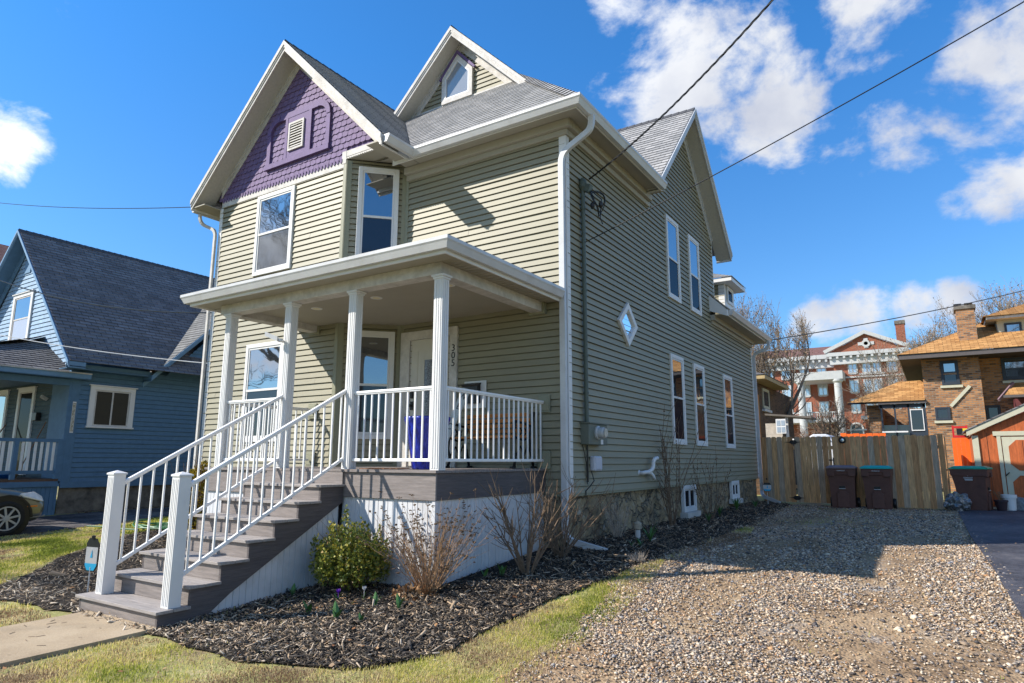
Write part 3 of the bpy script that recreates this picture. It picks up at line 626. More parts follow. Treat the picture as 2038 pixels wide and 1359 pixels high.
# fish scale shingles
b = MB(); sw = .135; sc = .112; z = 6.68; row = 0
while z < 8.85:
    hw = 8.98-z; x = -5.36-hw-.1+(row % 2)*sw/2
    while x < -5.36+hw+.05:
        inband = x > -3.97-.06 and z < 6.80
        if not inband and x+sw > -7.60 and x < -3.12:
            zz = z+random.uniform(-.006, .006); y0 = -.728-random.uniform(0, .004); g = .003
            o0 = y0-.016; o1 = y0
            pts = [(x+g, zz+.016), (x+sw*.22, zz+.002), (x+sw*.5, zz-.002), (x+sw*.78, zz+.002), (x+sw-g, zz+.016), (x+sw-g, zz+sc*1.25), (x+g, zz+sc*1.25)]
            fr_ = [(px, o0 if k < 5 else o1, pz) for k, (px, pz) in enumerate(pts)]
            bk = [(px, o1+.008, pz) for (px, pz) in pts]
            b.face(fr_)
            for k in range(4): b.face([bk[k], bk[k+1], fr_[k+1], fr_[k]])
        x += sw
    z += sc; row += 1
b.build('shingle_cladding', PUR, HS)
# purple arched panel and louvre
b = MB(); y = -.768
def fl(x0, x1, z0, z1, d=.012): b.box(x0, x1, y-d, y+.03, z0, z1)
fl(-6.16, -4.37, 6.99, 7.09, .03); fl(-6.14, -6.04, 7.09, 7.72); fl(-4.48, -4.38, 7.09, 7.72); fl(-5.62, -5.55, 7.09, 7.92); fl(-4.96, -4.89, 7.09, 7.92)
for s, xo, xi in ((-1, -6.14, -5.62), (1, -4.38, -4.89)):
    arc = [];  cxx = xo-s*.34
    for k in range(7):
        a = math.pi/2*k/6; arc.append(((cxx+s*.34*math.cos(a)), 7.70+.34*math.sin(a)))
    ia = [(cxx+s*.24*math.cos(math.pi/2*k/6), 7.70+.22*math.sin(math.pi/2*k/6)) for k in range(7)]
    for k in range(6):
        b.prism([(arc[k][0], y-.022, arc[k][1]), (arc[k+1][0], y-.022, arc[k+1][1]), (ia[k+1][0], y-.022, ia[k+1][1]), (ia[k][0], y-.022, ia[k][1])], (0, .05, 0))
    x0, x1 = sorted((cxx, xi)); fl(x0, x1, 7.92, 8.04)
fl(-5.62, -4.89, 7.92, 8.04)
b.build('arched_panel_frame', PURP, HS)
MB().box(-5.55, -4.96, y-.006, y+.03, 7.09, 7.92).build('gable_panel', PURP, HS)
v = MB(); v.box(-5.50, -5.46, y-.035, y, 7.22, 7.79).box(-5.11, -5.07, y-.035, y, 7.22, 7.79).box(-5.46, -5.11, y-.035, y, 7.22, 7.26).box(-5.46, -5.11, y-.035, y, 7.75, 7.79)
ve = v.build('gable_vent', WHTD, HS); v = MB()
for k in range(9): v.obox((-5.285, y-.018, 7.30+k*.054), (1, 0, 0), (0, 1, 1.8), (0, -1.8, 1), (.175, .026, .005))
v.build('louvre', WHTD, ve); MB().box(-5.46, -5.11, y-.008, y-.004, 7.26, 7.75).build('louvre_screen', BLK, ve)
# white band with drip scallops
b = MB().box(-7.50, -3.98, -.752, -.715, 6.53, 6.665).box(-3.98, -3.0, -.752, -.715, 6.71, 6.83).box(-4.03, -3.93, -.756, -.71, 6.60, 6.83)
b.build('gable_band', WHTD, HS)
b = MB(); x = -7.48
while x < -4.05:
    b.prism([(x, -.765, 6.70), (x+.055, -.765, 6.70), (x+.055, -.765, 6.645), (x+.0275, -.765, 6.615), (x, -.765, 6.645)], (0, .014, 0)); x += .085
b.build('drip_trim', PUR, HS)
b = MB(); x = -3.95
while x < -3.05:
    b.prism([(x, -.752, 6.72), (x+.05, -.752, 6.72), (x+.05, -.752, 6.69), (x+.025, -.752, 6.672), (x, -.752, 6.69)], (0, .03, 0)); x += .052
b.build('scallop_trim', WHTD, HS)
# side gable
gable_roof('side', 5.66, 'x', 2.62, 9.42, ZE+.02, .38, -2.35, 0, ext=(.38, -.2), wh=2.15, trim=GUT, sof=STUC)
# attic gable
gable_roof('attic', -3.42, 'y', 1.88, 10.42, 8.54, 1.46, 3.35, 1.85, ext=(1.46, 1.46))
wall('siding_wall', [[(-4.85, 1.85, 8.80), (-2.0, 1.85, 8.80), (-3.42, 1.85, 10.25)]])
MB().box(-4.75, -2.1, 1.80, 1.84, 8.84, 8.94).build('gable_sill', WHTD, HS)
C5 = [(-3.89, 8.93), (-3.09, 8.93), (-3.09, 9.55), (-3.49, 9.99), (-3.89, 9.53)]
f, inn = ring([(x, 1.83, z) for x, z in C5], .78, -.06, (0, 1, 0), 'window', WHTD, HS)
MB().face([(p.x, 1.80, p.z) for p in inn]).build('pane', GLASSB, f)
C6 = [Vector((p.x, 1.77, p.z)) for p in inn]; ring(C6, .93, .03, (0, 1, 0), 'sash', WHT, f)
MB().prism([(-3.92, 1.76, 9.50), (-3.49, 1.76, 10.0), (-3.49, 1.76, 10.09), (-3.97, 1.76, 9.52)], (0, .05, 0)).prism([(-3.06, 1.76, 9.54), (-3.49, 1.76, 10.0), (-3.49, 1.76, 10.09), (-3.01, 1.76, 9.56)], (0, .05, 0)).build('window_hood', PURP, HS)
# rear wing roof and its dormer
shingle('roof', [[(.43, 7.35, 5.05), (.43, 11.9, 5.05), (-3.2, 8.3+0, 8.6), (-3.2, 7.35, 8.6)], [(.43, 11.9, 5.05), (-7.9, 11.9, 5.05), (-3.6, 8.2, 8.9)]])
b = MB().prism([(.42, 7.33, 5.04), (.42, 7.33, 4.88), (0, 7.33, 5.05), (0, 7.33, 5.46)], (0, .03, 0)).box(.40, .42, 7.36, 11.9, 4.90, 5.05).box(-7.9, .40, 11.88, 11.9, 4.90, 5.05)
b.build('fascia', WHT, HS)
MB().box(.001, .40, 7.36, 11.87, 4.93, 4.95).box(-7.5, 0, 11.48, 11.87, 4.93, 4.95).build('soffit', SOF, HS)
MB().box(.001, .12, 7.36, 11.47, 4.82, 4.93).box(.001, .05, 7.4, 11.47, 4.74, 4.82).build('frieze_board', SOF, HS)
gutter([(.425, 7.5, 4.93), (.425, 11.9, 4.93)], side=1)
b = MB().box(-1.6, -.16, 9.46, 10.40, 5.3, 6.24); b.build('dormer_wall', SID, HS)
wall('siding_wall', [[(-1.4, 9.45, 5.55), (-.15, 9.45, 5.55), (-.15, 9.45, 6.24), (-1.4, 9.45, 6.24)]])
MB().box(-.30, -.14, 9.43, 9.449, 5.5, 6.24).box(-.159, -.13, 9.45, 9.53, 5.5, 6.24).box(-.159, -.13, 10.32, 10.40, 5.5, 6.24).box(-.159, -.13, 9.53, 10.32, 5.62, 5.76).build('corner_board', WHT, HS)
win(-.15, 9.94, 0, 1, .60, 5.74, 6.22, None, gt=GLASSD, trim=.06)
b = MB().box(-1.8, .12, 9.18, 10.72, 6.24, 6.34); b.build('dormer_fascia', WHT, HS)
shingle('roof', [[(-1.8, 9.16, 6.35), (.14, 9.16, 6.35), (-.6, 9.95, 6.72), (-1.8, 9.95, 6.72)], [(.14, 9.16, 6.35), (.14, 10.74, 6.35), (-.6, 9.95, 6.72)]])
# ------- downspouts
def spout(pts, m=GUT, w=.085, d=.06, up=(0, 1, 0), name='downspout', parent=HS):
    b = MB(); P = [Vector(p) for p in pts]; u = Vector(up); rows = []
    for k, p in enumerate(P):
        dd = (P[min(k+1, len(P)-1)]-P[max(k-1, 0)]).normalized(); s = dd.cross(u).normalized() if dd.cross(u).length > .01 else Vector((1, 0, 0)); v = s.cross(dd)
        rows.append([p+s*w/2+v*d/2, p-s*w/2+v*d/2, p-s*w/2-v*d/2, p+s*w/2-v*d/2])
    for k in range(len(P)-1):
        for j in range(4): b.face([rows[k][j], rows[k+1][j], rows[k+1][(j+1) % 4], rows[k][(j+1) % 4]])
    b.face(rows[0]); b.face(rows[-1][::-1]); return b.build(name, m, parent, bevel=.006)
def curve(a, b_, c, n=5): return [Vector(a).lerp(Vector(b_), t).lerp(Vector(b_).lerp(Vector(c), t), t) for t in [i/n for i in range(n+1)]]
spout([(.47, -.05, 6.52)]+curve((.47, -.05, 6.44), (.47, -.05, 6.30), (.38, -.06, 6.25))+curve((.10, -.07, 6.10), (-.03, -.075, 6.03), (-.03, -.075, 5.88))+[(-.03, -.075, 4.2), (-.03, -.075, .62)]+curve((-.03, -.075, .56), (-.03, -.075, .44), (.07, -.03, .40))+[(.50, .10, .29)], up=(0, 1, 0))
spout([(.48, 11.6, 4.93)]+curve((.48, 11.6, 4.86), (.48, 11.6, 4.72), (.38, 11.6, 4.68))+curve((.16, 11.57, 4.60), (.05, 11.56, 4.55), (.05, 11.56, 4.40))+[(.05, 11.56, .72)]+curve((.05, 11.56, .66), (.05, 11.5, .56), (.18, 11.3, .50))+[(.62, 11.0, .37)], up=(0, 1, 0))
spout([(-7.93, -.95, 6.42)]+curve((-7.93, -.95, 6.36), (-7.93, -.93, 6.22), (-7.85, -.86, 6.18))+curve((-7.74, -.80, 6.12), (-7.62, -.79, 6.08), (-7.60, -.79, 5.95))+[(-7.60, -.79, .3)], up=(0, 1, 0), m=WHTD, w=.06, d=.045)
# ------- electric service on the side wall
MB().tube([(.06, .455, 2.02), (.06, .455, 5.62)], .032, 12).tube([(.06, .455, 5.30), (.06, .455, 5.34)], .042, 12).tube([(.06, .455, 4.00), (.06, .455, 4.03)], .040, 12).tube([(.06, .455, 3.0), (.06, .455, 3.03)], .040, 12).tube([(.06, .455, 2.45), (.06, .455, 2.48)], .040, 12).build('service_conduit', CONDUIT, HS, smooth=False)
MB().lathe((.06, .455, 5.62), [(.035, 0), (.06, .04), (.065, .10), (.05, .16), (.02, .20), (.0, .205)], 14).obox((.13, .47, 5.64), (1, 0, -.4), (0, 1, 0), (.4, 0, 1), (.06, .045, .06)).build('weatherhead', CONDUIT, HS)
b = MB()
for c0, rr in (((.24, .62, 5.42), .20), ((.22, .66, 5.45), .17)):
    b.tube([(c0[0]+.05*math.sin(a*2), c0[1]+rr*math.cos(a)*1.0, c0[2]+rr*math.sin(a)) for a in [2*math.pi*k/18 for k in range(19)]], .008, 5)
b.tube([(.16, .47, 5.60), (.22, .52, 5.48), (.20, .50, 5.33)], .009, 5).tube([(.16, .47, 5.62), (.27, .68, 5.50), (.25, .66, 5.20), (.27, .70, 5.10)], .009, 5)
b.lathe((.20, .50, 5.30), [(.02, 0), (.035, .03), (.035, .08), (.02, .10)], 8).lathe((.26, .67, 5.36), [(.02, 0), (.035, .03), (.035, .08), (.02, .10)], 8)
b.build('service_loop', BLK, HS)
mt = MB().box(.005, .15, .335, .965, 1.71, 2.01).build('electric_meter', METER, HS, bevel=.01)
MB().box(.003, .17, .325, .975, 2.012, 2.03).build('meter_lid', METER, mt)
MB().lathe((.15, .62, 1.885), [(.10, 0), (.10, .02), (.082, .03), (.082, .10), (.07, .125), (.0, .13)], 24, 'x').build('meter_glass', mat('clear meter cover', (.45, .47, .47), .1, .1, 8), mt)
MB().lathe((.284, .62, 1.885), [(.062, 0), (.062, .003), (0, .004)], 20, 'x').build('meter_dial', mat('meter dial face', (.55, .50, .40), .4, .35, 30), mt)
MB().box(.151, .155, .72, .80, 1.72, 1.79).build('seal_tag', WHT, mt)
bx = MB().box(.012, .10, .62, .87, 1.335, 1.55).build('utility_box', mat('light grey utility box', (.52, .54, .60), .4, .05, 6), HS, bevel=.02)
MB().box(.10, .108, .64, .85, 1.36, 1.53).build('box_lid', MATS['light grey utility box'], bx, bevel=.008)
MB().tube([(.04, .50, 1.72), (.04, .50, 1.45), (.04, .50, 1.18)], .014, 8).tube([(.05, .60, 1.33), (.09, .60, 1.2), (.07, .50, 1.12), (.03, .45, 1.06), (.03, .45, 1.0)], .008, 6).tube([(.03, .36, 1.72), (.04, .46, 1.45), (.04, .48, 1.15)], .006, 6).build('cable', BLK, HS)
MB().tube([(.01, 2.55, 1.28), (.07, 2.56, 1.28)]+[tuple(p) for p in curve((.08, 2.62, 1.29), (.09, 2.9, 1.31), (.11, 2.97, 1.17))], .034, 12).tube([tuple(p) for p in curve((.08, 2.74, 1.29), (.13, 2.90, 1.32), (.12, 2.92, 1.42))]+[tuple(p) for p in curve((.12, 2.92, 1.44), (.12, 2.94, 1.53), (.14, 3.08, 1.53))], .034, 12).tube([(.01, 2.52, 1.28), (.02, 2.52, 1.28)], .05, 12).build('vent_pipe', WHT, HS, smooth=True)
# ================================================================== PORCH
DZ = 1.374
# deck
b = MB(); x = -4.62
b = MB(); y = -2.48; k = 0
while y < -.02:
    y2 = min(y+.14, 0); b.box(-4.64 if y < -.75 else -3.85, -.345, y, y2-.005, DZ-.03, DZ+random.uniform(-.0015, .0015)); y = y2
b.build('deck_boards', DECK, HS)
b = MB().box(-4.61, -.367, -2.451, -2.425, 1.045, 1.343); b.build('deck_fascia', DECK, HS, bevel=.003)
b = MB().box(-.393, -.367, -2.424, -.012, 1.045, 1.343); b.build('deck_fascia', DECKD, HS, bevel=.003)  # side fascia in the darker tone, its shadow put into the colour
MB().box(-4.61, -4.585, -2.424, -.75, 1.045, 1.343).build('deck_fascia', DECKD, HS)
def skirt(p0, p1, ztop, zb, name='porch_skirt', parent=HS, m=SKIRT, w=.075):
    """beadboard: boards with a V groove between; ztop(t) and zb give heights"""
    w = w*2 if w < .1 else w
    p0, p1 = Vector(p0), Vector(p1); L = (p1-p0).length; d = (p1-p0)/L; n = Vector((d.y, -d.x, 0)); b = MB(); s = 0
    while s < L-1e-4:
        e = min(s+w, L); A = [s, s+.006, s+w*.5-.004, s+w*.5, s+w*.5+.004, e-.006, e]; Dp = [-.012, 0, 0, -.007, 0, 0, -.012]
        for k in range(6):
            if A[k+1] > L+1e-6: break
            q = lambda i, z: p0+d*A[i]+n*Dp[i]+Vector((0, 0, z))
            b.face([q(k, zb), q(k+1, zb), q(k+1, ztop(A[k+1])), q(k, ztop(A[k]))])
        s = e
    return b.build(name, m, parent)
skirt((-1.84, -2.425, 0), (-.39, -2.425, 0), lambda s: 1.045, .0); skirt((-.392, -2.43, 0), (-.392, -.03, 0), lambda s: 1.045, .0)
skirt((-4.59, -2.425, 0), (-3.22, -2.425, 0), lambda s: 1.045, .0)
MB().box(-.42, -.378, -2.44, -2.40, .0, 1.043).build('skirt_corner', SKIRT, HS)
MB().box(-4.55, -.45, -2.38, -.8, -.1, 1.0).build('porch_pier_mass', DECKD, HS)
# stairs
TY = [-2.84-.304*i for i in range(7)]; TZ = [DZ-.179*(i+1) for i in range(7)]
SX0, SX1 = -3.24, -1.80
ST = MB().prism([(SX1+.0, -2.45, 1.34)]+[p for i in range(7) for p in ((SX1, -2.45 if i == 0 else TY[i-1]+.035, TZ[i]-.03), (SX1, TY[i]+.035, TZ[i]-.03))]+[(SX1, TY[6]+.035, -.05), (SX1, -4.20, -.05), (SX1, -3.9, .165), (SX1, -2.45, .985)], (-.03, 0, 0)).build('staircase', DECKD, HS)
MB().prism([(SX0, -2.45, 1.34)]+[p for i in range(7) for p in ((SX0, -2.45 if i == 0 else TY[i-1]+.035, TZ[i]-.03), (SX0, TY[i]+.035, TZ[i]-.03))]+[(SX0, TY[6]+.035, -.05), (SX0, -4.20, -.05), (SX0, -3.9, .165), (SX0, -2.45, .985)], (.03, 0, 0)).build('stringer', DECKD, ST)
for i in range(7):
    yb = -2.45 if i == 0 else TY[i-1]+.035
    b = MB(); D = yb-TY[i]; n = 2
    for k in range(n): b.box(SX0-.03, SX1+.03, TY[i]+D*k/n+.002, TY[i]+D*(k+1)/n-.003, TZ[i]-.028, TZ[i])
    b.build('tread', TREAD, ST, bevel=.003)
    MB().box(SX0+.002, SX1-.001, TY[i]+.036, TY[i]+.06, (TZ[i+1] if i < 6 else -.05), TZ[i]-.031).build('riser', DECK, ST)
MB().box(SX0+.002, SX1-.001, -2.475, -2.452, TZ[0], 1.343).build('riser', DECK, ST)
skirt((-1.825, -4.3, 0), (-1.825, -2.43, 0), lambda s: -.02+(s)*.565, -.08)
skirt((-3.215, -2.43, 0), (-3.215, -4.3, 0), lambda s: 1.04-(s)*.565, -.08)
# columns
for cx_ in (-4.42, -3.065, -1.815, -.41):
    b = MB(); h = .062; y = -2.372
    b.box(cx_-h, cx_+h, y-h, y+h, DZ, 3.60)
    for s in (-.034, 0, .034):
        b.box(cx_+s-.010, cx_+s+.010, y-h-.006, y-h, DZ+.02, 3.56); b.box(cx_+h, cx_+h+.006, y+s-.010, y+s+.010, DZ+.02, 3.56); b.box(cx_-h-.006, cx_-h, y+s-.010, y+s+.010, DZ+.02, 3.56)
    c = b.build('porch_column', WHT, HS)
    MB().box(cx_-.075, cx_+.075, y-.075, y+.075, 3.575, 3.60).box(cx_-.09, cx_+.09, y-.09, y+.09, 3.60, 3.628).build('capital', WHT, c, bevel=.005)
# beams, ceiling, eave
b = MB().box(-4.61, -.367, -2.451, -2.26, 3.63, 3.775); b.build('porch_beam', WHTD, HS, bevel=.006)
MB().box(-.556, -.367, -2.258, -.10, 3.63, 3.775).build('porch_beam', WHTD, HS, bevel=.006)
MB().box(-4.61, -4.42, -2.258, -.76, 3.63, 3.775).build('porch_beam', WHTD, HS, bevel=.006)
MB().box(-.60, -.33, -.099, -.02, 3.60, 3.80).build('beam_plate', SID2, HS); MB().box(-4.66, -4.37, -.76, -.735, 3.60, 3.80).build('beam_plate', SID2, HS)
b = MB(); b.lap([(-4.42, -2.26, 3.745), (-4.42, -.72, 3.745), (-3.93, -.72, 3.745), (-3.2, 0, 3.745), (-.556, 0, 3.745), (-.556, -2.26, 3.745)], course=.10, depth=.006, vdir=(1, 0, 0))
b.build('porch_ceiling', SOF, HS)
b = MB(); b.lap([(-4.93, -2.72, 3.776), (-4.93, -2.451, 3.776), (-.09, -2.451, 3.776), (-.09, -2.72, 3.776)], course=.10, depth=.006, vdir=(1, 0, 0))
b.lap([(-.367, -2.451, 3.776), (-.367, -.02, 3.776), (-.09, -.02, 3.776), (-.09, -2.451, 3.776)], course=.10, depth=.006, vdir=(0, 1, 0)); b.lap([(-4.93, -2.451, 3.776), (-4.93, -.74, 3.776), (-4.61, -.74, 3.776), (-4.61, -2.451, 3.776)], course=.10, depth=.006, vdir=(0, 1, 0))
b.build('soffit', SOF, HS)
b = MB().box(-4.95, -.068, -2.742, -2.72, 3.745, 3.92).box(-.09, -.068, -2.72, -.02, 3.745, 3.92).box(-4.95, -4.93, -2.72, -.74, 3.745, 3.92)
b.build('fascia', WHT, HS)
gutter([(-4.955, -.74, 3.785), (-4.955, -2.745, 3.785), (-.063, -2.745, 3.785), (-.063, -.12, 3.785)], s=.10)
shingle('roof', [[(-4.98, -2.78, 3.925), (-.04, -2.78, 3.925), (-1.6, -.02, 4.62), (-3.6, -.02, 4.62)], [(-.04, -2.78, 3.925), (-.04, -.02, 3.925), (-1.6, -.02, 4.62)], [(-4.98, -.72, 3.925), (-4.98, -2.78, 3.925), (-3.6, -.02, 4.62)]])
for lx, ly in ((-2.156, -1.668), (-3.4, -1.66), (-.864, -1.667)):
    f = MB().lathe((lx, ly, 3.735), [(.085, 0), (.085, .006), (.055, .008)], 24).build('recessed_light', WHT, HS); MB().lathe((lx, ly, 3.733), [(.055, 0), (.055, .004)], 20).build('lens', mat('frosted lens', (.75, .68, .45), .5, .05), f)
# railings
def railing(p0, p1, zt0, zt1, zb0, zb1, n, parent=HS, ends=True):
    p0, p1 = Vector((*p0, 0)), Vector((*p1, 0)); z = Vector((0, 0, 1))
    b = MB(); a_, c_ = p0+z*zt0, p1+z*zt1; b.beam(a_, c_, .05, .03); b.beam(a_-z*.022, c_-z*.022, .034, .02)
    r = b.build('railing', RAIL, parent, bevel=.006)
    MB().beam(p0+z*zb0, p1+z*zb1, .035, .035).build('bottom_rail', RAIL, r, bevel=.004)
    for k in range(n):
        t = (k+.5)/n; p = p0.lerp(p1, t); MB().box(p.x-.009, p.x+.009, p.y-.009, p.y+.009, zb0+(zb1-zb0)*t, zt0+(zt1-zt0)*t-.02).build('baluster', RAIL, r, uv=False)
    return r
railing((-1.75, -2.372), (-.475, -2.372), 2.31, 2.31, 1.485, 1.485, 11)
railing((-4.355, -2.372), (-3.13, -2.372), 2.31, 2.31, 1.485, 1.485, 11)
railing((-.385, -2.305), (-.385, -.06), 2.31, 2.31, 1.485, 1.485, 19)
railing((-4.42, -2.305), (-4.42, -.80), 2.31, 2.31, 1.485, 1.485, 13)
railing((-1.87, -2.42), (-1.87, -4.41), 2.345, 1.235, 1.50, .39, 15)
railing((-3.08, -2.42), (-3.08, -4.41), 2.345, 1.235, 1.50, .39, 15)
for x_ in (-1.875, -3.085):
    c = MB().box(x_-.062, x_+.062, -4.53, -4.406, TZ[6], 1.325).box(x_-.045, x_-.035, -4.534, -4.53, TZ[6]+.02, 1.30).box(x_-.02, x_-.01, -4.534, -4.53, TZ[6]+.02, 1.30).box(x_+.01, x_+.02, -4.534, -4.53, TZ[6]+.02, 1.30).box(x_+.035, x_+.045, -4.534, -4.53, TZ[6]+.02, 1.30).build('newel_post', WHT, HS, bevel=.002)
    cp = MB().box(x_-.072, x_+.072, -4.54, -4.396, 1.325, 1.342)
    for A, B in (((-1, -1), (1, -1)), ((1, -1), (1, 1)), ((1, 1), (-1, 1)), ((-1, 1), (-1, -1))): cp.face([(x_+A[0]*.072, -4.468+A[1]*.072, 1.342), (x_+B[0]*.072, -4.468+B[1]*.072, 1.342), (x_, -4.468, 1.37)])
    cp.build('post_cap', WHT, c)
for (x_, y_, nrm) in ((-.375, -.022, 0), (-4.42, -.742, 0)):
    for z_ in (2.29, 1.50): MB().box(x_-.10, x_+.10, y_-.028, y_, z_-.13, z_+.12).box(x_-.075, x_+.075, y_-.036, y_-.028, z_-.10, z_+.095).build('mounting_block', SID2, HS, bevel=.01)
# door
fr = MB().box(-3.15, -2.95, -.05, -.001, DZ, 3.60).box(-2.10, -1.955, -.05, -.001, DZ, 3.60).box(-2.95, -2.10, -.05, -.001, 3.455, 3.60).box(-2.95, -2.915, -.02, -.001, DZ, 3.455).box(-2.135, -2.10, -.02, -.001, DZ, 3.455)
fr = fr.build('door_frame', WHTD, HS, bevel=.004)
dr = MB().box(-2.912, -2.138, -.03, -.004, DZ+.02, 3.45).build('front_door', DOOR, HS)
b = MB()
for x0, x1, z0, z1 in ((-2.79, -2.26, 1.62, 3.28), ): b.box(x0, x1, -.036, -.03, z0, z0+.02).box(x0, x1, -.036, -.03, z1-.02, z1).box(x0, x0+.02, -.036, -.03, z0+.02, z1-.02).box(x1-.02, x1, -.036, -.03, z0+.02, z1-.02)
b.build('door_moulding', DOOR, dr)
gl = MB().box(-2.62, -2.43, -.040, -.031, 1.80, 3.10).build('door_glass', mat('leaded dark glass', (.03, .03, .035), .1, .9, 60, col2=(.35, .36, .38)), dr)
MB().box(-2.64, -2.62, -.046, -.030, 1.78, 3.12).box(-2.43, -2.41, -.046, -.030, 1.78, 3.12).box(-2.62, -2.43, -.046, -.030, 3.10, 3.12).box(-2.62, -2.43, -.046, -.030, 1.78, 1.80).build('glass_bead', DOOR, dr)
MB().box(-2.90, -2.85, -.065, -.031, 2.48, 2.62).build('keypad_lock', BLK, dr, bevel=.01); MB().box(-2.90, -2.85, -.05, -.031, 2.29, 2.43).lathe((-2.875, -.05, 2.36), [(.02, 0), (.012, -.03), (.028, -.045), (.028, -.06), (0, -.065)], 14, 'y').build('door_knob', BLK, dr)
for k, ch in enumerate('305'): text(ch, .155, BLK, 'house_number', HS, (-2.025, -.052, 3.245-.122*k), (math.pi/2, 0, 0), .004)
pc = MB().box(-1.80, -1.39, -.045, -.023, 2.27, 2.69).build('mount_frame', WHT, HS, bevel=.006)
MB().box(-1.77, -1.49, -.13, -.046, 2.34, 2.63).prism([(-1.78, -.15, 2.62), (-1.78, -.046, 2.66), (-1.78, -.046, 2.63), (-1.78, -.14, 2.60)], (.30, 0, 0)).build('mailbox', BLK, pc)
sp_ = MB().lathe((-3.10, -2.50, 3.07), [(.035, 0), (.035, .04)], 10).tube([(-3.10, -2.45, 3.08), (-3.13, -2.52, 3.10)], .02, 8).obox((-3.20, -2.57, 3.14), (-1, -.45, .45), (.5, -1, 0), (0, 0, 1), (.10, .03, .03)).build('security_camera', WHT, HS)
# ================================================================== THINGS ON THE PORCH
P = thing('garden_bench', 'cast iron garden bench with orange wooden slats standing on the porch against the green wall', 'bench', (-1.1, -.35, DZ))
WOODO = mat('orange stained slat', (.55, .22, .06), .5, .25, 12, .1, 40, stretch=(.2, 3, 3))
for k in range(5):
    MB().obox((-1.10, -.13+.028*k-.06, 2.13-.075*k), (1, 0, 0), (0, .93, .36), (0, -.36, .93), (.56, .011, .026)).build('back_slat', WOODO, P, bevel=.004)
for k in range(4): MB().box(-1.66, -.54, -.56+k*.09, -.49+k*.09, 1.795, 1.815).build('seat_slat', WOODO, P, bevel=.004)
for x_ in (-1.66, -.53):
    b = MB()
    b.tube([(x_, -.08, DZ+.01), (x_, -.13, 1.55), (x_, -.19, 1.80), (x_, -.12, 1.98), (x_, -.06, 2.17)], .02, 6)
    b.tube([(x_, -.60, DZ+.01), (x_, -.55, 1.5), (x_, -.60, 1.65), (x_, -.58, 1.79), (x_, -.60, 1.93), (x_, -.55, 2.02), (x_, -.40, 2.0), (x_, -.18, 1.97)], .02, 6)
    b.tube([(x_, -.56, 1.80), (x_, -.36, 1.76), (x_, -.19, 1.80)], .018, 6).tube([(x_, -.57, 1.52), (x_, -.42, 1.68), (x_, -.33, 1.55), (x_, -.24, 1.70), (x_, -.12, 1.54)], .013, 6)
    b.tube([(x_, -.58+.04*math.cos(a), 1.95+.04*math.sin(a)) for a in [k*.6 for k in range(11)]], .011, 5).tube([(x_, -.45+.05*math.cos(a), 1.88+.05*math.sin(a)) for a in [k*.6 for k in range(11)]], .010, 5).tube([(x_, -.33+.05*math.cos(a), 1.88+.05*math.sin(a)) for a in [k*.6 for k in range(11)]], .010, 5)
    b.obox((x_, -.62, DZ+.015), (1, 0, 0), (0, 1, 0), (0, 0, 1), (.022, .045, .015)).obox((x_, -.07, DZ+.015), (1, 0, 0), (0, 1, 0), (0, 0, 1), (.022, .045, .015))
    b.build('end_frame', BLK, P, smooth=True)
BLU = mat('cobalt glazed ceramic', (.008, .022, .30), .22, .75, 22, .35, 30, spec=.7, stretch=(3, 3, .5))
P = thing('planter', 'tall tapered cobalt blue glazed planter by the corner porch column', 'planter', (-.93, -1.95, DZ))
MB().lathe((-.93, -1.95, DZ), [(.165, 0), (.175, .02), (.25, .50), (.27, .56), (.285, .60), (.285, .63), (.25, .63), (.24, .56)], 28).build('pot', BLU, P, smooth=True)
MB().lathe((-.93, -1.95, DZ+.58), [(.24, 0), (.0, .01)], 20).build('soil', G_MULCH, P)
P = thing('welcome_sign', 'tall narrow grey welcome board leaning beside the front door behind the bench', 'sign', (-1.45, -.8, DZ))
a = Vector((-1.66, -.95, DZ+.02)); bb = Vector((-1.32, -.62, 2.50)); dz_ = (bb-a).normalized(); su = Vector((1, 0, 0)); su = (su-dz_*su.dot(dz_)).normalized(); nn = su.cross(dz_)
if nn.y > 0: nn = -nn
c = (a+bb)/2; L_ = (bb-a).length
MB().obox(c, su, nn, dz_, (.075, .01, L_/2)).build('board', mat('pale grey sign board', (.42, .45, .44), .7, .12, 8), P, bevel=.003)
for k, ch in enumerate('WELCOME'):
    p = bb-dz_*(.13+k*.155)+nn*.012
    t = text(ch, .13, BLK, 'letter', P, p, (0, 0, 0), .002); t.rotation_euler = Matrix((su, dz_, -nn if su.cross(dz_).dot(nn) < 0 else nn)).transposed().to_euler()
P = thing('floor_mat', 'flat orange and white parcel mat lying on the porch boards left of the blue planter', 'mat', (-1.5, -2.1, DZ))
tag(P)
MB().obox((-1.45, -2.12, DZ+.008), (1, .3, 0), (-.3, 1, 0), (0, 0, 1), (.26, .16, .004)).build('mat_top', mat('worn orange rug', (.42, .30, .20), .9, .5, 14, col2=(.45, .14, .04)), P)
# ================================================================== BLUE NEIGHBOUR HOUSE
NB = thing('house', 'weathered blue clapboard house with dark charcoal shingle roof and railed front porch, beyond the driveway', 'house', (-18, 5, .15))
BX = -14.5; BZ = .88
b = MB().box(-21.7, BX-.02, -.08, 12, .9, 3.9); b.prism([(-21.7, -.08, 3.9), (BX-.02, -.08, 3.9), (-18.1, -.08, 7.7)], (0, 12, 0)); b.build('wall_core', BLUE, NB)
wall('clapboard_wall', [[(BX, -.1, BZ), (BX, 12, BZ), (BX, 12, 3.86), (BX, -.1, 3.86)]], BLUE, NB, course=.125, depth=.02, seam=0)
wall('clapboard_wall', [[(-21.7, -.1, BZ), (-15.5, -.1, BZ), (-15.5, -.1, 3.86), (-21.7, -.1, 3.86)]], mat('dark teal shingle wall', (.08, .115, .13), .8, .2, 8, .2, 60), NB, course=.125, depth=.02, seam=0)
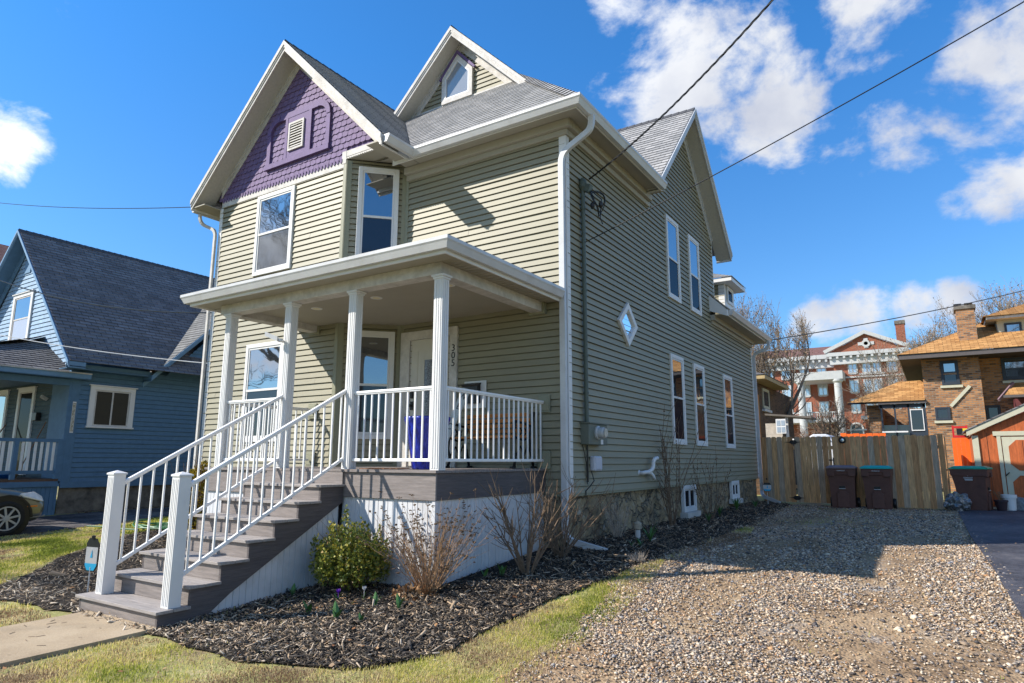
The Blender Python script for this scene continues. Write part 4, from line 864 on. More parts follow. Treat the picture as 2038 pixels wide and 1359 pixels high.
wall('clapboard_wall', [[(-21.7, -.1, 3.86), (-14.5, -.1, 3.86), (-18.1, -.1, 7.85)]], BLUES, NB, course=.125, depth=.02, seam=0)
MB().box(-15.5, -14.5, -.13, -.081, BZ, 3.86).build('porch_wall_panel', BLUE, NB)
MB().box(BX-.13, BX+.028, -.16, -.101, BZ, 3.86).box(BX+.001, BX+.03, -.10, .10, BZ, 3.86).build('corner_board', BLUE, NB)
MB().box(BX-.05, BX+.035, -.1, 12, .76, .90).build('water_table', BLUE, NB)
rough_wall('block_foundation', (BX-.04, -.1, 0), (BX-.04, 12, 0), .0, .77, NB, CEM, .03, .12)
gable_roof('main', -18.1, 'y', 4.22, 8.2, 3.92, -.50, 12, -.1, thick=.16, m=BSHNG, trim=BLUEL, sof=BLUE, parent=NB, course=.15, wh=3.6)
b = MB().box(BX, BX+.42, -.45, 1.9, 3.76, 3.78).box(BX+.35, BX+.37, -.45, 1.9, 3.76, 3.90); b.build('eave_board', BLUE, NB)
# cross gable on the side
def crossg():
    y0, y1, zr = 2.0, 8.6, 7.2; ym = (y0+y1)/2
    MB().prism([(-15.9, y0+.3, 3.8), (-15.9, y1-.3, 3.8), (-15.9, ym, zr-.35)], (1.39, 0, 0)).build('cross_gable_core', BLUE, NB)
    wall('clapboard_wall', [[(BX, y0+.3, 3.84), (BX, y1-.3, 3.84), (BX, ym, zr-.25)]], BLUE, NB, course=.125, depth=.02, seam=0)
    gable_roof('cross', ym, 'x', (y1-y0)/2+.3, zr+.15, 3.80, BX+.45, -18.0, BX, thick=.16, m=matbrick('grey weathered shingles', (.13, .13, .13), (.26, .26, .25), (.05, .05, .05), bw=.3, bh=.142, ms=.006, var=.5), trim=BLUEL, sof=BLUE, parent=NB, course=.15)
    MB().beam((BX+.40, 1.72, 3.92), (-17.7, 5.0, 7.30), .10, .03, up=(0, .7, .7)).build('valley_debris', mat('leaf litter', (.06, .04, .03), .9, .8, 30), NB)
crossg()
def oldwin(cx, cy, ux, uy, w, z0, z1, mid, par, two=False, nm='window'):
    u = Vector((ux, uy, 0)).normalized(); n = Vector((u.y, -u.x, 0)); z = Vector((0, 0, 1)); c = Vector((cx, cy, 0)); b = MB(); hw = w/2
    def bar(a0, a1, b0, b1, d0, d1, B=b): B.obox(c+u*((a0+a1)/2)+n*((d0+d1)/2)+z*((b0+b1)/2), u, n, z, ((a1-a0)/2, (d1-d0)/2, (b1-b0)/2))
    t = .13
    bar(-hw, -hw+t, z0+.04, z1-t, 0, .05); bar(hw-t, hw, z0+.04, z1-t, 0, .05); bar(-hw, hw, z1-t, z1-.03, 0, .05); bar(-hw-.04, hw+.04, z1-.03, z1, 0, .08); bar(-hw-.03, hw+.03, z0, z0+.04, 0, .08)
    f = b.build(nm, WHT, par, bevel=.004); s = MB()
    bar(-hw+t, -hw+t+.04, z0+.04, z1-t, 0, .035, s); bar(hw-t-.04, hw-t, z0+.04, z1-t, 0, .035, s); bar(-hw+t, hw-t, z1-t-.04, z1-t, 0, .034, s); bar(-hw+t, hw-t, z0+.04, z0+.09, 0, .034, s)
    if two: bar(-.02, .02, z0+.09, z1-t-.04, 0, .033, s)
    elif mid: bar(-hw+t+.04, hw-t-.04, mid-.02, mid+.02, 0, .033, s)
    s.build('sash', WHTD, f)
    for lo, hi, gm in (((mid, z1-t-.04, GLASS), (z0+.09, mid, matglass('curtained glass', (.45, .42, .42), .12) if not two else GLASSD)) if mid else ((z0+.09, z1-t-.04, GLASSN),)):
        p = lambda a, zz: c+u*a+n*.023+z*zz
        g = MB().face([p(-hw+t+.03, lo), p(hw-t-.03, lo), p(hw-t-.03, hi), p(-hw+t+.03, hi)]); g.build('pane', gm, f)
    return f
oldwin(BX+.005, .93, 0, 1, 1.17, 2.30, 3.44, None, NB, two=True)
oldwin(-18.1, -.105, 1, 0, 1.32, 4.60, 6.35, 5.55, NB)
MB().box(-18.3, -17.9, -.14, -.12, 6.95, 7.35).build('gable_vent', BLUEL, NB)
dd = oldwin(-17.0, -.105, 1, 0, 1.05, 1.05, 3.46, None, NB, nm='door'); oldwin(-18.75, -.105, 1, 0, 1.1, 1.3, 3.46, 2.3, NB)
MB().obox((-15.75, -.2, 3.10), (1, 0, 0), (0, 1, -.5), (0, .5, 1), (.04, .09, .04)).build('porch_lamp', WHTD, NB, bevel=.01)
MB().box(-16.25, -16.0, -.24, -.12, 2.50, 2.72).build('mailbox', BLK, NB, bevel=.01)
# porch: deck, skirt, rail, post, roof
MB().box(-21.7, BX+.02, -3.3, -.13, .93, .99).build('porch_floor', mat('worn brown porch floor', (.12, .07, .045), .8, .3, 6), NB)
MB().box(BX, BX+.028, -3.3, -.12, .80, .93).build('porch_rim', BLUE, NB)
skirt((BX-.01, -3.3, 0), (BX-.01, -.13, 0), lambda s: .80, .03, name='porch_skirt', parent=NB, m=BLUE, w=.2)
pr_ = MB().box(BX-.05, BX+.03, -3.3, -.16, 1.90, 1.98).box(BX-.02, BX+.015, -3.3, -.16, 1.12, 1.20).build('porch_railing', BLUE, NB)
y = -3.2; k = 0
while y < -.28:
    if abs(y+1.15) > .07: MB().box(BX-.015, BX+.01, y, y+.055, 1.20, 1.90).build('baluster', WHT, pr_, uv=False)
    y += .135
for q in (-1.21, -.26): MB().box(BX-.05, BX+.035, q, q+.10, .99, 1.97).build('rail_post', BLUE, NB)
for y in (-3.2,): MB().box(BX-.09, BX+.03, y-.06, y+.06, .99, 3.45).build('porch_post', BLUE, NB)
MB().box(BX-.12, BX+.02, -3.3, -.13, 3.36, 3.52).build('porch_beam', BLUE, NB)
MB().box(-21.9, BX+.28, -3.55, .20, 3.53, 3.55).build('soffit', BLUE, NB); MB().box(BX+.24, BX+.28, -3.55, .22, 3.55, 3.66).box(-21.9, BX+.24, -3.59, -3.55, 3.55, 3.66).box(BX+.0, BX+.24, .20, .22, 3.55, 3.66).build('fascia', BLUEL, NB)
b = MB().box(BX+.24, BX+.31, -3.6, .22, 3.662, 3.69); b.build('drip_edge', WHTD, NB)
shingle('porch_roof', [[(-21.9, -3.6, 3.70), (BX+.3, -3.6, 3.70), (-16.4, -.12, 4.86), (-21.9, -.12, 4.86)], [(BX+.3, -3.6, 3.70), (BX+.3, .2, 3.70), (-14.9, .2, 3.90), (-16.4, -.12, 4.86)]], BSHNG, parent=NB, course=.15)
MB().box(BX+.032, BX+.036, -.04, .04, 2.15, 2.95).build('sign_plate', WHT, NB)
sg = mat('yellow speckled sign', (.55, .33, .03), .6, .8, 30, col2=(.7, .68, .6)); MB().box(BX+.037, BX+.039, -.033, .033, 2.18, 2.92).build('sign_face', sg, NB)
T_ = thing('broom', 'old broom with orange wooden handle leaning on the blue porch wall', 'broom', (-16, -.5, .99))
MB().tube([(-15.75, -.6, 1.05), (-15.45, -.2, 2.45)], .014, 6).build('handle', mat('brown wood handle', (.20, .09, .04), .6, .2, 10), T_)
MB().obox((-15.78, -.64, 1.06), (1, 0, 0), (0, 1, 0), (.2, .3, 1), (.15, .03, .07)).build('bristles', mat('straw', (.25, .18, .08), .9, .3, 30), T_)
T_ = thing('shovel', 'brown handled shovel propped at the left of the white porch door of the blue house', 'shovel', (-18, -.6, .99))
MB().tube([(-17.95, -.9, 1.1), (-17.75, -.25, 2.45)], .016, 6).build('handle', MATS['brown wood handle'], T_); MB().obox((-17.97, -.95, 1.12), (1, 0, 0), (0, 1, 0), (.2, .4, 1), (.11, .015, .14)).build('blade', BLK, T_)
T_ = thing('storage_tub', 'blue plastic tub lying on the neighbour\'s porch floor', 'tub', (-16.6, -.9, .99))
MB().prism([(-17.5, -1.3, .99), (-15.5, -1.3, .99), (-15.4, -1.35, 1.10), (-17.6, -1.35, 1.10)], (0, .6, 0)).build('tub_body', mat('bright blue plastic', (.01, .12, .45), .35, .1, 5), T_, bevel=.02)
MB().prism([(-17.3, -1.2, 1.10), (-16.6, -1.2, 1.10), (-16.6, -1.2, 1.38), (-17.3, -1.2, 1.38)], (0, .4, 0)).build('tub_load', WHTD, T_, bevel=.02)
# brown roofed house behind the blue one
T_ = thing('house', 'distant house with rusty brown roof showing behind the blue gable at the left edge', 'house', (-58, 14, 0))
MB().box(-66, -50.5, 10, 20, 0, 14).build('wall', mat('grey far wall', (.3, .3, .3), .8), T_); shingle('roof', [[(-50, 9.5, 13.8), (-50, 21, 13.8), (-58, 21, 18.6), (-58, 9.5, 18.6)], [(-66, 9.5, 13.8), (-50, 9.5, 13.8), (-58, 9.5, 18.6)]], BRSHNG, parent=T_, course=.4)

# ================================================================== CAR
def car():
    P = thing('parked_car', 'olive silver sedan parked nose in on the neighbour\'s driveway', 'car', (-11.5, -4.2, 0))
    m = bpy.data.materials.new('metallic olive paint'); m.use_nodes = True; p = m.node_tree.nodes['Principled BSDF']; p.inputs['Base Color'].default_value = (.17, .175, .145, 1); p.inputs['Metallic'].default_value = .55; p.inputs['Roughness'].default_value = .34; p.inputs['Coat Weight'].default_value = .8; p.inputs['Coat Roughness'].default_value = .04
    gz = H(-11, -2.5); L0 = -1.78; yc = -2.53; xw = .88; cx = -10.86-xw
    # stations along y (nose at +): (y, half width low, half width mid, z bottom, z belt, z top, half width top)
    S = [(L0, .50, .60, .38, .56, .60, .50), (L0-.05, .66, .74, .24, .60, .70, .62), (L0-.18, .76, .83, .20, .64, .76, .70), (L0-.45, .84, .87, .19, .72, .82, .76), (L0-.9, .86, .88, .19, .80, .90, .80), (L0-1.35, .87, .89, .19, .86, .96, .80),
         (L0-1.6, .87, .89, .19, .88, 1.0, .78), (L0-2.2, .87, .89, .19, .90, 1.36, .60), (L0-2.6, .87, .89, .19, .91, 1.43, .58), (L0-3.4, .87, .89, .19, .93, 1.42, .58), (L0-4.0, .87, .88, .2, .96, 1.10, .70), (L0-4.5, .85, .86, .22, .96, 1.04, .72), (L0-4.85, .74, .78, .3, .85, .95, .66)]
    bm = bmesh.new(); rows = []
    for (y, wl, wm, zb, zm, zt, wt) in S:
        half = [(0, zb), (wl*.8, zb), (wl, zb+.07), (wm, zb+(zm-zb)*.45), (wm*.995, zm-.06), (wm*.96, zm), (wt+(wm*.96-wt)*.35, zm+(zt-zm)*.6), (wt*.9, zt-.01), (wt*.5, zt+.01), (0, zt+.02)]
        ring_ = [(x, z) for x, z in half]+[(-x, z) for x, z in half[-2:0:-1]]
        rows.append([bm.verts.new((cx+x, y, gz+z)) for x, z in ring_])
    K = len(rows[0])
    for a, b_ in zip(rows, rows[1:]):
        for k in range(K): bm.faces.new((a[k], a[(k+1) % K], b_[(k+1) % K], b_[k]))
    bm.faces.new(rows[0][::-1]); bm.faces.new(rows[-1]); bmesh.ops.recalc_face_normals(bm, faces=bm.faces)
    me = bpy.data.meshes.new('body'); bm.to_mesh(me); bm.free(); me.materials.append(m); me.materials.append(GLASSD); me.polygons.foreach_set('use_smooth', [True]*len(me.polygons))
    for f in me.polygons:
        if f.center.z > gz+.98 and f.center.y < L0-1.6 and f.normal.z < .8 and f.center.y > L0-4.1: f.material_index = 1
    o = bpy.data.objects.new('body', me); COL.objects.link(o); attach(o, P)
    ss = o.modifiers.new('s', 'SUBSURF'); ss.levels = ss.render_levels = 2
    wz = gz+.325
    # wheel wells: dark arches set over the body side
    TY_ = mat('tyre rubber', (.018, .018, .018), .85, .2, 20, .3, 80); AL = mat('alloy rim', (.42, .42, .42), .35, .05, 5, metal=.2)
    for sx in (1, -1):
        for yy in (yc, yc-2.75):
            X = cx+sx*(xw-.12)
            b = MB(); n = 20
            for k in range(n):
                a0, a1 = math.pi*2*k/n, math.pi*2*(k+1)/n
                q = lambda a, r, x: (x, yy+math.cos(a)*r, wz+math.sin(a)*r)
                xo = cx+sx*(xw+.012)
                b.face([q(a0, 0, xo), q(a0, .405, xo), q(a1, .405, xo)])
                if 0 <= k < n//2: b.prism([q(a0, .405, xo-.01*sx), q(a1, .405, xo-.01*sx), q(a1, .445, xo-.01*sx), q(a0, .445, xo-.01*sx)], (.022*sx, 0, 0))
            MB_ = b; w0 = MB(); 
            for f in b.f: pass
            ob = b.build('wheel_arch', [BLK], P)
            w = MB().lathe((cx+sx*(xw+.02)-.1*sx, yy, wz), [(.0, -.1), (.24, -.10), (.315, -.085), (.328, -.05), (.328, .08), (.315, .115), (.235, .125), (.225, .10), (.0, .09)][::1], 32, 'x') if sx > 0 else MB().lathe((cx+sx*(xw+.02)+.1, yy, wz), [(.0, .1), (.24, .10), (.315, .085), (.328, .05), (.328, -.08), (.315, -.115), (.235, -.125), (.225, -.10), (.0, -.09)], 32, 'x')
            wo_ = w.build('wheel', TY_, P, smooth=True)
            xf = cx+sx*(xw+.02); r = MB().lathe((xf, yy, wz), [(.228, .0), (.228, .028*sx), (.205, .028*sx), (.205, .0)], 28, 'x', cap=False).lathe((xf, yy, wz), [(.055, 0), (.055, .03*sx), (.0, .034*sx)], 16, 'x')
            for k in range(8):
                a = 2*math.pi*k/8+.2; r.obox((xf+.012*sx, yy+math.cos(a)*.13, wz+math.sin(a)*.13), (0, math.cos(a), math.sin(a)), (0, -math.sin(a), math.cos(a)), (1, 0, 0), (.082, .018, .01))
            r.build('rim', AL, wo_)
    hl = MB(); x0 = cx+xw*.93
    hl.prism([(cx+.80, L0-.14, gz+.60), (cx+.845, L0-.50, gz+.70), (cx+.83, L0-.56, gz+.77), (cx+.72, L0-.30, gz+.80), (cx+.66, L0-.13, gz+.70)], (.04, .03, .015)).build('headlight', mat('headlight lens', (.72, .70, .66), .12, .15, 12, spec=.8), P, bevel=.02)
    MB().prism([(cx-.80, L0-.14, gz+.60), (cx-.845, L0-.50, gz+.70), (cx-.83, L0-.56, gz+.77), (cx-.72, L0-.30, gz+.80), (cx-.66, L0-.13, gz+.70)], (-.04, .03, .015)).build('headlight', MATS['headlight lens'], P, bevel=.02)
    MB().box(cx+.860, cx+.893, L0-.42, L0-.24, gz+.52, gz+.548).build('side_marker', mat('amber lens', (.8, .22, .02), .25, .05), P, bevel=.006)
    MB().prism([(cx+.86, L0-.48, gz+.30), (cx+.84, L0-.17, gz+.315), (cx+.70, L0-.03, gz+.33), (cx+.70, L0-.03, gz+.345), (cx+.84, L0-.17, gz+.335), (cx+.87, L0-.48, gz+.315)], (.025, .01, 0)).build('bumper_trim', AL, P)
car()
# ================================================================== FENCE
WOODS = [mat('cedar board tan', (.60, .35, .165), .85, .4, 9, .4, 50, stretch=(4, 4, .35)), mat('cedar board grey', (.44, .33, .23), .85, .35, 9, .4, 50, stretch=(4, 4, .35)), mat('cedar board brown', (.46, .24, .105), .85, .4, 9, .4, 50, stretch=(4, 4, .35))]
def pickets(x0, x1, y, zt, zb, parent, name='fence_panel', gap=.003, w=.14, ax='x', dog=True):
    b = MB(); x = x0
    while x < x1-.05:
        ww = min(w, x1-x)-gap; b.m = random.choice([0, 0, 1, 2]); dz = random.uniform(-.015, .015); t = .018; o = random.uniform(-.004, .004)
        z1 = zt+dz; c = .025
        pr = [(x, zb), (x+ww, zb), (x+ww, z1-c), (x+ww-c, z1), (x+c, z1), (x, z1-c)]
        if ax == 'x': b.prism([(p, y+o, q) for p, q in pr], (0, t, 0))
        else: b.prism([(y+o, p, q) for p, q in pr], (t, 0, 0))
        x += w
    return b.build(name, WOODS, parent)
FN = thing('wooden_fence', 'weathered wooden picket privacy fence behind the gravel drive', 'fence', (2.3, 11.4, .3))
FY = 11.42
pickets(1.965, 4.36, FY, 2.14, .34, FN)
gt_ = pickets(.14, .98, FY-.01, 2.15, .38, FN, 'gate', gap=.005); pickets(1.02, 1.94, FY-.01, 2.14, .38, FN, 'gate', gap=.005)
MB().box(4.36, 4.47, FY-.03, FY+.07, .25, 2.16).build('fence_post', WOODS[2], FN)
b = MB(); b.m = 0
for z in (.75, 1.8): b.box(.14, 4.4, FY+.022, FY+.06, z, z+.09)
b.build('fence_rail', WOODS[0], FN)
pickets(11.5, 14.6, 4.50, 2.10, .34, FN, ax='y')
for (xx, zz) in ((1.0, 2.0), (1.0, .50)):
    MB().prism([(xx-.22, FY-.03, zz), (xx-.10, FY-.03, zz+.012), (xx-.06, FY-.03, zz+.05), (xx, FY-.03, zz+.06), (xx+.06, FY-.03, zz+.05), (xx+.10, FY-.03, zz+.012), (xx+.22, FY-.03, zz), (xx+.10, FY-.03, zz-.012), (xx+.06, FY-.03, zz-.05), (xx, FY-.03, zz-.06), (xx-.06, FY-.03, zz-.05), (xx-.10, FY-.03, zz-.012)], (0, .012, 0)).build('gate_hinge', BLK, FN)
MB().box(1.86, 1.98, FY-.035, FY-.015, 1.50, 1.53).box(1.955, 1.985, FY-.05, FY-.015, 1.38, 1.58).build('gate_latch', BLK, FN)
pl_ = MB().lathe((2.22, FY-.03, 2.04), [(.075, .01), (.09, .0), (.06, -.012), (0, -.014)], 20, 'y').build('fence_light', BLK, FN); MB().lathe((2.22, FY-.045, 2.035), [(.045, 0), (.0, -.004)], 16, 'y').build('lens', MATS['pale glass'], pl_)
# ================================================================== WHEELED BINS
BIN = mat('brown bin plastic', (.115, .047, .034), .55, .2, 8, .15, 50)
def bin_(x, y, z, rot, lid, label, writing):
    P = thing('wheeled_bin', label, 'bin', (0, 0, 0), 'brown wheeled bins by the fence')
    b = MB()
    def rect(w, d0, d1, zz): return [(-w, d0, zz), (w, d0, zz), (w, d1, zz), (-w, d1, zz)]
    lv = [rect(.23, -.27, .25, .02), rect(.255, -.30, .30, .60), rect(.27, -.315, .34, .82), rect(.285, -.335, .36, .83), rect(.29, -.345, .37, .98)]
    for A, B in zip(lv, lv[1:]):
        for k in range(4): b.face([A[k], A[(k+1) % 4], B[(k+1) % 4], B[k]])
    b.face(lv[0][::-1]); b.face(lv[-1])
    body = b.build('bin_body', BIN, P, bevel=.02)
    # front relief: side shoulders, recessed bar pocket, lower panel
    MB().prism([(-.285, -.36, .97), (-.285, -.36, .80), (-.14, -.36, .79), (-.13, -.36, .90), (.13, -.36, .90), (.14, -.36, .79), (.285, -.36, .80), (.285, -.36, .97)], (0, .04, 0)).build('front_collar', BIN, P, bevel=.008)
    MB().prism([(-.12, -.325, .04), (.12, -.325, .04), (.12, -.325, .38), (.07, -.325, .40), (.07, -.325, .44), (-.07, -.325, .44), (-.07, -.325, .40), (-.12, -.325, .38)], (0, .05, 0)).build('front_panel', BIN, P, bevel=.01)
    MB().box(-.06, .06, -.324, -.29, .50, .56).build('lift_pocket', BLK, P); MB().box(-.065, .065, -.334, -.318, .485, .497).build('lift_bar', GUT, P)
    l = MB(); l.box(-.30, .30, -.375, .40, .985, 1.015).prism([(-.30, -.375, 1.016), (.30, -.375, 1.016), (.22, -.25, 1.06), (-.22, -.25, 1.06)], (0, .001, 0))
    T1 = [(-.29, -.365, 1.016), (.29, -.365, 1.016), (.29, .37, 1.016), (-.29, .37, 1.016)]; T2 = [(-.21, -.24, 1.055), (.21, -.24, 1.055), (.21, .27, 1.06), (-.21, .27, 1.06)]
    for k in range(4): l.face([T1[k], T1[(k+1) % 4], T2[(k+1) % 4], T2[k]])
    l.face(T2); l.build('lid', lid, P, bevel=.008)
    MB().tube([(-.25, .43, .96), (.25, .43, .96)], .016, 8).build('handle', BIN, P)
    for s in (-1, 1): MB().lathe((s*.27, .27, .13), [(.06, -.03), (.13, -.03), (.135, 0), (.13, .03), (.06, .03)], 20, 'x').build('wheel', BLK, P)
    if writing == 'big':
        pass
    else:
        t = text('GRANGER', .035, WHT, 'lettering', P, (0, -.364, .93), (math.pi/2, 0, 0), .001)
    P.location = (x, y, z); P.rotation_euler = (0, 0, rot); P.scale = (1.14, 1.05, 1.02); return P
LIDG = mat('green bin lid', (.01, .34, .22), .5, .2, 6); LIDT = mat('teal bin lid', (.0, .42, .38), .45, .1, 6); LIDB = mat('dull purple brown lid', (.22, .16, .17), .55, .15, 6)
bin_(2.20, 10.95, H(2.2, 10.9)-.02, .03, LIDB, 'brown wheeled bin with a dull brown lid, nearest the gate', 's')
bin_(3.0, 10.93, H(3, 10.9)-.02, -.02, LIDT, 'brown wheeled bin with a bright teal lid, in the middle', 's')
B3 = bin_(4.98, 11.75, .30, math.radians(62), LIDG, 'brown wheeled bin with a leaf strewn green lid, standing on the blacktop', 'big')
# writing on its long side (faces the camera)
lg = MB(); 
def drop(b, x, y, z, s):
    pts = [(x, z+s), (x+s*.75, z+.1*s), (x+s*.55, z-.6*s), (x, z-.85*s), (x-s*.55, z-.6*s), (x-s*.75, z+.1*s)]; inn_ = [(x+(p-x)*.62, z-.05*s+(q-z)*.62) for p, q in pts]
    for k in range(6): b.prism([(pts[k][0], y, pts[k][1]), (pts[(k+1) % 6][0], y, pts[(k+1) % 6][1]), (inn_[(k+1) % 6][0], y, inn_[(k+1) % 6][1]), (inn_[k][0], y, inn_[k][1])], (0, .002, 0))
drop(lg, 0, 0, 0, .045)
def place_side(o, P, off):
    o.parent = P; o.location = off; o.rotation_euler = (0, 0, -math.pi/2)
o = lg.build('logo', WHT, None); place_side(o, B3, (-.283, 0.02, .86))
o = text('GRANGER', .04, WHT, 'lettering', None, (0, 0, 0), (0, 0, 0), .001); o.parent = B3; o.location = (-.277, .02, .785); o.rotation_euler = (math.pi/2, 0, -math.pi/2)
for k in range(2):
    o = MB().box(-.075+.01*k, .085, 0, .002, 0, .012).build('lettering_line', WHT, None); place_side(o, B3, (-.274, .02, .745-.022*k))
B3.rotation_euler = (0, 0, math.radians(78))
# litter around it
P = thing('plastic_bag', 'crumpled clear bag with grey contents on the blacktop by the fence post', 'bag', (4.55, 11.25, .3))
bm = bmesh.new(); bmesh.ops.create_icosphere(bm, subdivisions=4, radius=1)
for v in bm.verts:
    d = mn.fractal(v.co*2.3+Vector((3, 1, 2)), 1, 2, 5); v.co *= (1+.35*d); v.co.x *= .26; v.co.y *= .2; v.co.z = max(-.2, v.co.z*.24)
me = bpy.data.meshes.new('bag_skin'); bm.to_mesh(me); bm.free(); me.materials.append(mat('shiny grey film', (.05, .045, .04), .18, .8, 9, .8, 25, spec=.9, col2=(.26, .25, .25))); o = bpy.data.objects.new('bag_skin', me); COL.objects.link(o); o.location = (4.62, 11.2, .50); attach(o, P)
P = thing('bucket', 'white plastic bucket with ribbed rim beside the orange shed', 'bucket', (5.68, 12.0, .33))
MB().lathe((5.68, 12.0, .32), [(.12, 0), (.15, .36), (.16, .36), (.16, .30), (.165, .30), (.165, .38), (.14, .38), (.13, .05)], 24).build('pail', WHT, P, smooth=False)
P = thing('flower_pot', 'dark flower pot with dead stems in front of the white bucket', 'pot', (5.52, 11.7, .33))
MB().lathe((5.50, 11.7, .32), [(.09, 0), (.13, .22), (.145, .22), (.145, .26), (.12, .26), (.11, .2)], 20).build('pot', mat('dark maroon pot', (.04, .02, .025), .6, .1), P)
b = MB()
for k in range(9): a = random.uniform(0, 6.3); r = random.uniform(.03, .14); b.tube([(5.5, 11.7, .5), (5.5+math.cos(a)*r*.5, 11.7+math.sin(a)*r*.5, .68), (5.5+math.cos(a)*r, 11.7+math.sin(a)*r, .78)], .006, 4)
b.build('stems', mat('dry stem', (.17, .11, .06), .9, .3, 20), P)
P = thing('plastic_sheet', 'sagging translucent plastic sheet lying against the shed door bottom', 'sheet', (5.95, 12.2, .33))
MB().prism([(5.70, 12.25, .33), (6.2, 12.1, .33), (6.02, 12.3, .62), (5.85, 12.34, .66)], (.02, -.12, -.02)).build('film', mat('grey film', (.16, .17, .17), .3, .5, 20, .5, 30), P, bevel=.03)
# ================================================================== SHED
P = thing('shed', 'orange stained garden shed with cream trim and octagon panelled doors', 'shed', (7, 13, .3))
ORW = mat('orange red stained plywood', (.42, .10, .026), .7, .35, 9, .35, 40, stretch=(3, 3, .4)); CRM = mat('cream painted trim', (.50, .475, .35), .55, .06, 6)
MB().prism([(5.13, 12.5, .38), (8.5, 12.5, .38), (8.5, 12.5, 2.15), (6.82, 12.5, 2.98), (5.13, 12.5, 2.18)], (0, 2.6, 0)).build('wall', ORW, P)
b = MB()
for x in (5.42, 5.75, 6.1): b.box(x-.004, x+.004, 12.494, 12.499, .4, 2.2)
b.build('wall_groove', BLK, P)
for s, xa, za in ((-1, 5.0, 2.13), (1, 8.65, 2.10)):
    MB().prism([(xa, 12.38, za), (6.82, 12.38, 3.0), (6.82, 12.38, 3.16), (xa, 12.38, za+.13)], (0, .03, 0)).build('rake_board', CRM, P)
    MB().prism([(xa-s*-.02, 12.36, za+.13), (6.82, 12.36, 3.16), (6.82, 12.36, 3.19), (xa-s*-.02, 12.36, za+.16)], (0, 2.9, 0)).build('roof', BSHNG, P)
MB().box(5.11, 5.24, 12.46, 12.495, .36, 2.14).build('corner_board', CRM, P); MB().box(5.11, 5.16, 12.496, 12.6, .36, 2.14).build('corner_board', CRM, P)
MB().box(5.55, 7.9, 12.45, 12.49, 2.13, 2.24).build('door_header', CRM, P); MB().box(5.62, 5.70, 12.46, 12.495, .40, 2.13).build('door_jamb', CRM, P)
for x0 in (5.72, 6.85):
    d = MB().box(x0, x0+1.10, 12.46, 12.489, .44, 2.10).build('door', CRM, P)
    for z0, z1 in ((.53, 1.15), (1.27, 2.02)):
        a0, a1, c = x0+.12, x0+.98, .16; pts = [(a0+c, z0), (a1-c, z0), (a1, z0+c), (a1, z1-c), (a1-c, z1), (a0+c, z1), (a0, z1-c), (a0, z0+c)]
        MB().prism([(x, 12.458, z) for x, z in pts], (0, -.006, 0)).build('panel', ORW, d)
        MB().box(a0+.28, a0+.287, 12.448, 12.4515, z0+.02, z1-.02).box(a0+.56, a0+.567, 12.448, 12.4515, z0+.02, z1-.02).build('panel_groove', BLK, d)
    if x0 < 6: MB().obox((x0+.03, 12.44, 1.18), (1, 0, -1), (0, 1, 0), (1, 0, 1), (.012, .015, .06)).build('handle', BLK, d)
MB().box(6.55, 6.95, 12.48, 12.495, 2.45, 2.75).build('shed_vent', BLK, P)
MB().box(5.05, 8.6, 12.3, 12.5, .28, .37).build('sill_timber', CRM, P)
# orange fence bits and pile
P = thing('orange_fence', 'bright orange painted board fence standing beyond the wooden fence', 'fence', (3, 15, .3))
OR = mat('bright orange paint', (.80, .13, .012), .6, .12, 8); b = MB(); x = 1.80
while x < 3.05: b.box(x, x+.17, 15, 15.02, .3, 2.34+random.uniform(-.02, .02)); x += .18
b.build('boards', OR, P); b = MB(); x = 4.72
while x < 5.2: b.box(x, x+.10, 14.9, 14.92, .3, 2.16); x += .104
b.build('boards', OR, P)
P = thing('kettle_grill', 'red and black barbecue frame showing over the orange boards by the shed', 'grill', (4.95, 15.1, .3))
b = MB().box(4.75, 5.14, 14.95, 15.1, 2.17, 2.24).box(4.75, 4.80, 14.95, 15.0, 2.24, 2.52).box(5.08, 5.13, 14.95, 15.0, 2.24, 2.52).box(4.8, 5.08, 14.95, 15.0, 2.44, 2.50); b.build('frame', mat('red enamel', (.5, .02, .02), .3, .1), P)
MB().box(4.86, 5.0, 14.93, 15.05, 2.25, 2.43).build('box', BLK, P); MB().box(5.0, 5.12, 14.94, 15.0, 2.36, 2.43).build('yellow_panel', mat('yellow plastic', (.7, .5, .03), .5, .1), P)
# ================================================================== BRICK HOUSE BEYOND
P = thing('brick_house', 'brown brick house with orange shingle hip roof and tall chimney behind the fence', 'house', (9, 27, 0))
Y = 24
MB().box(4.12, 6.10, Y, Y+10, 0, 5.72).box(6.10, 14, Y+.9, Y+10, 0, 5.72).build('wall', BRICK, P)
MB().box(3.35, 15, Y-.75, Y-.72, 5.66, 5.84).box(3.35, 3.38, Y-.72, Y+11, 5.66, 5.84).build('gutter', mat('dark brown gutter', (.10, .085, .08), .5, .1), P)
MB().box(3.38, 15, Y-.72, Y+11, 5.68, 5.72).build('soffit', mat('black brown soffit', (.035, .03, .028), .8, .1), P)
shingle('roof', [[(3.3, Y-.8, 5.86), (15.3, Y-.8, 5.86), (9.9, Y+4.6, 8.5), (8.6, Y+4.6, 8.5)], [(3.3, Y+10, 5.86), (3.3, Y-.8, 5.86), (8.6, Y+4.6, 8.5)]], OSHNG, parent=P)
CY_ = Y+.35
MB().box(5.55, 6.18, CY_, CY_+.9, 5.7, 7.75).build('chimney', BRICK, P)
c = MB().box(5.49, 6.24, CY_-.06, CY_+.96, 7.75, 7.90).build('chimney_cap', CEM, P)
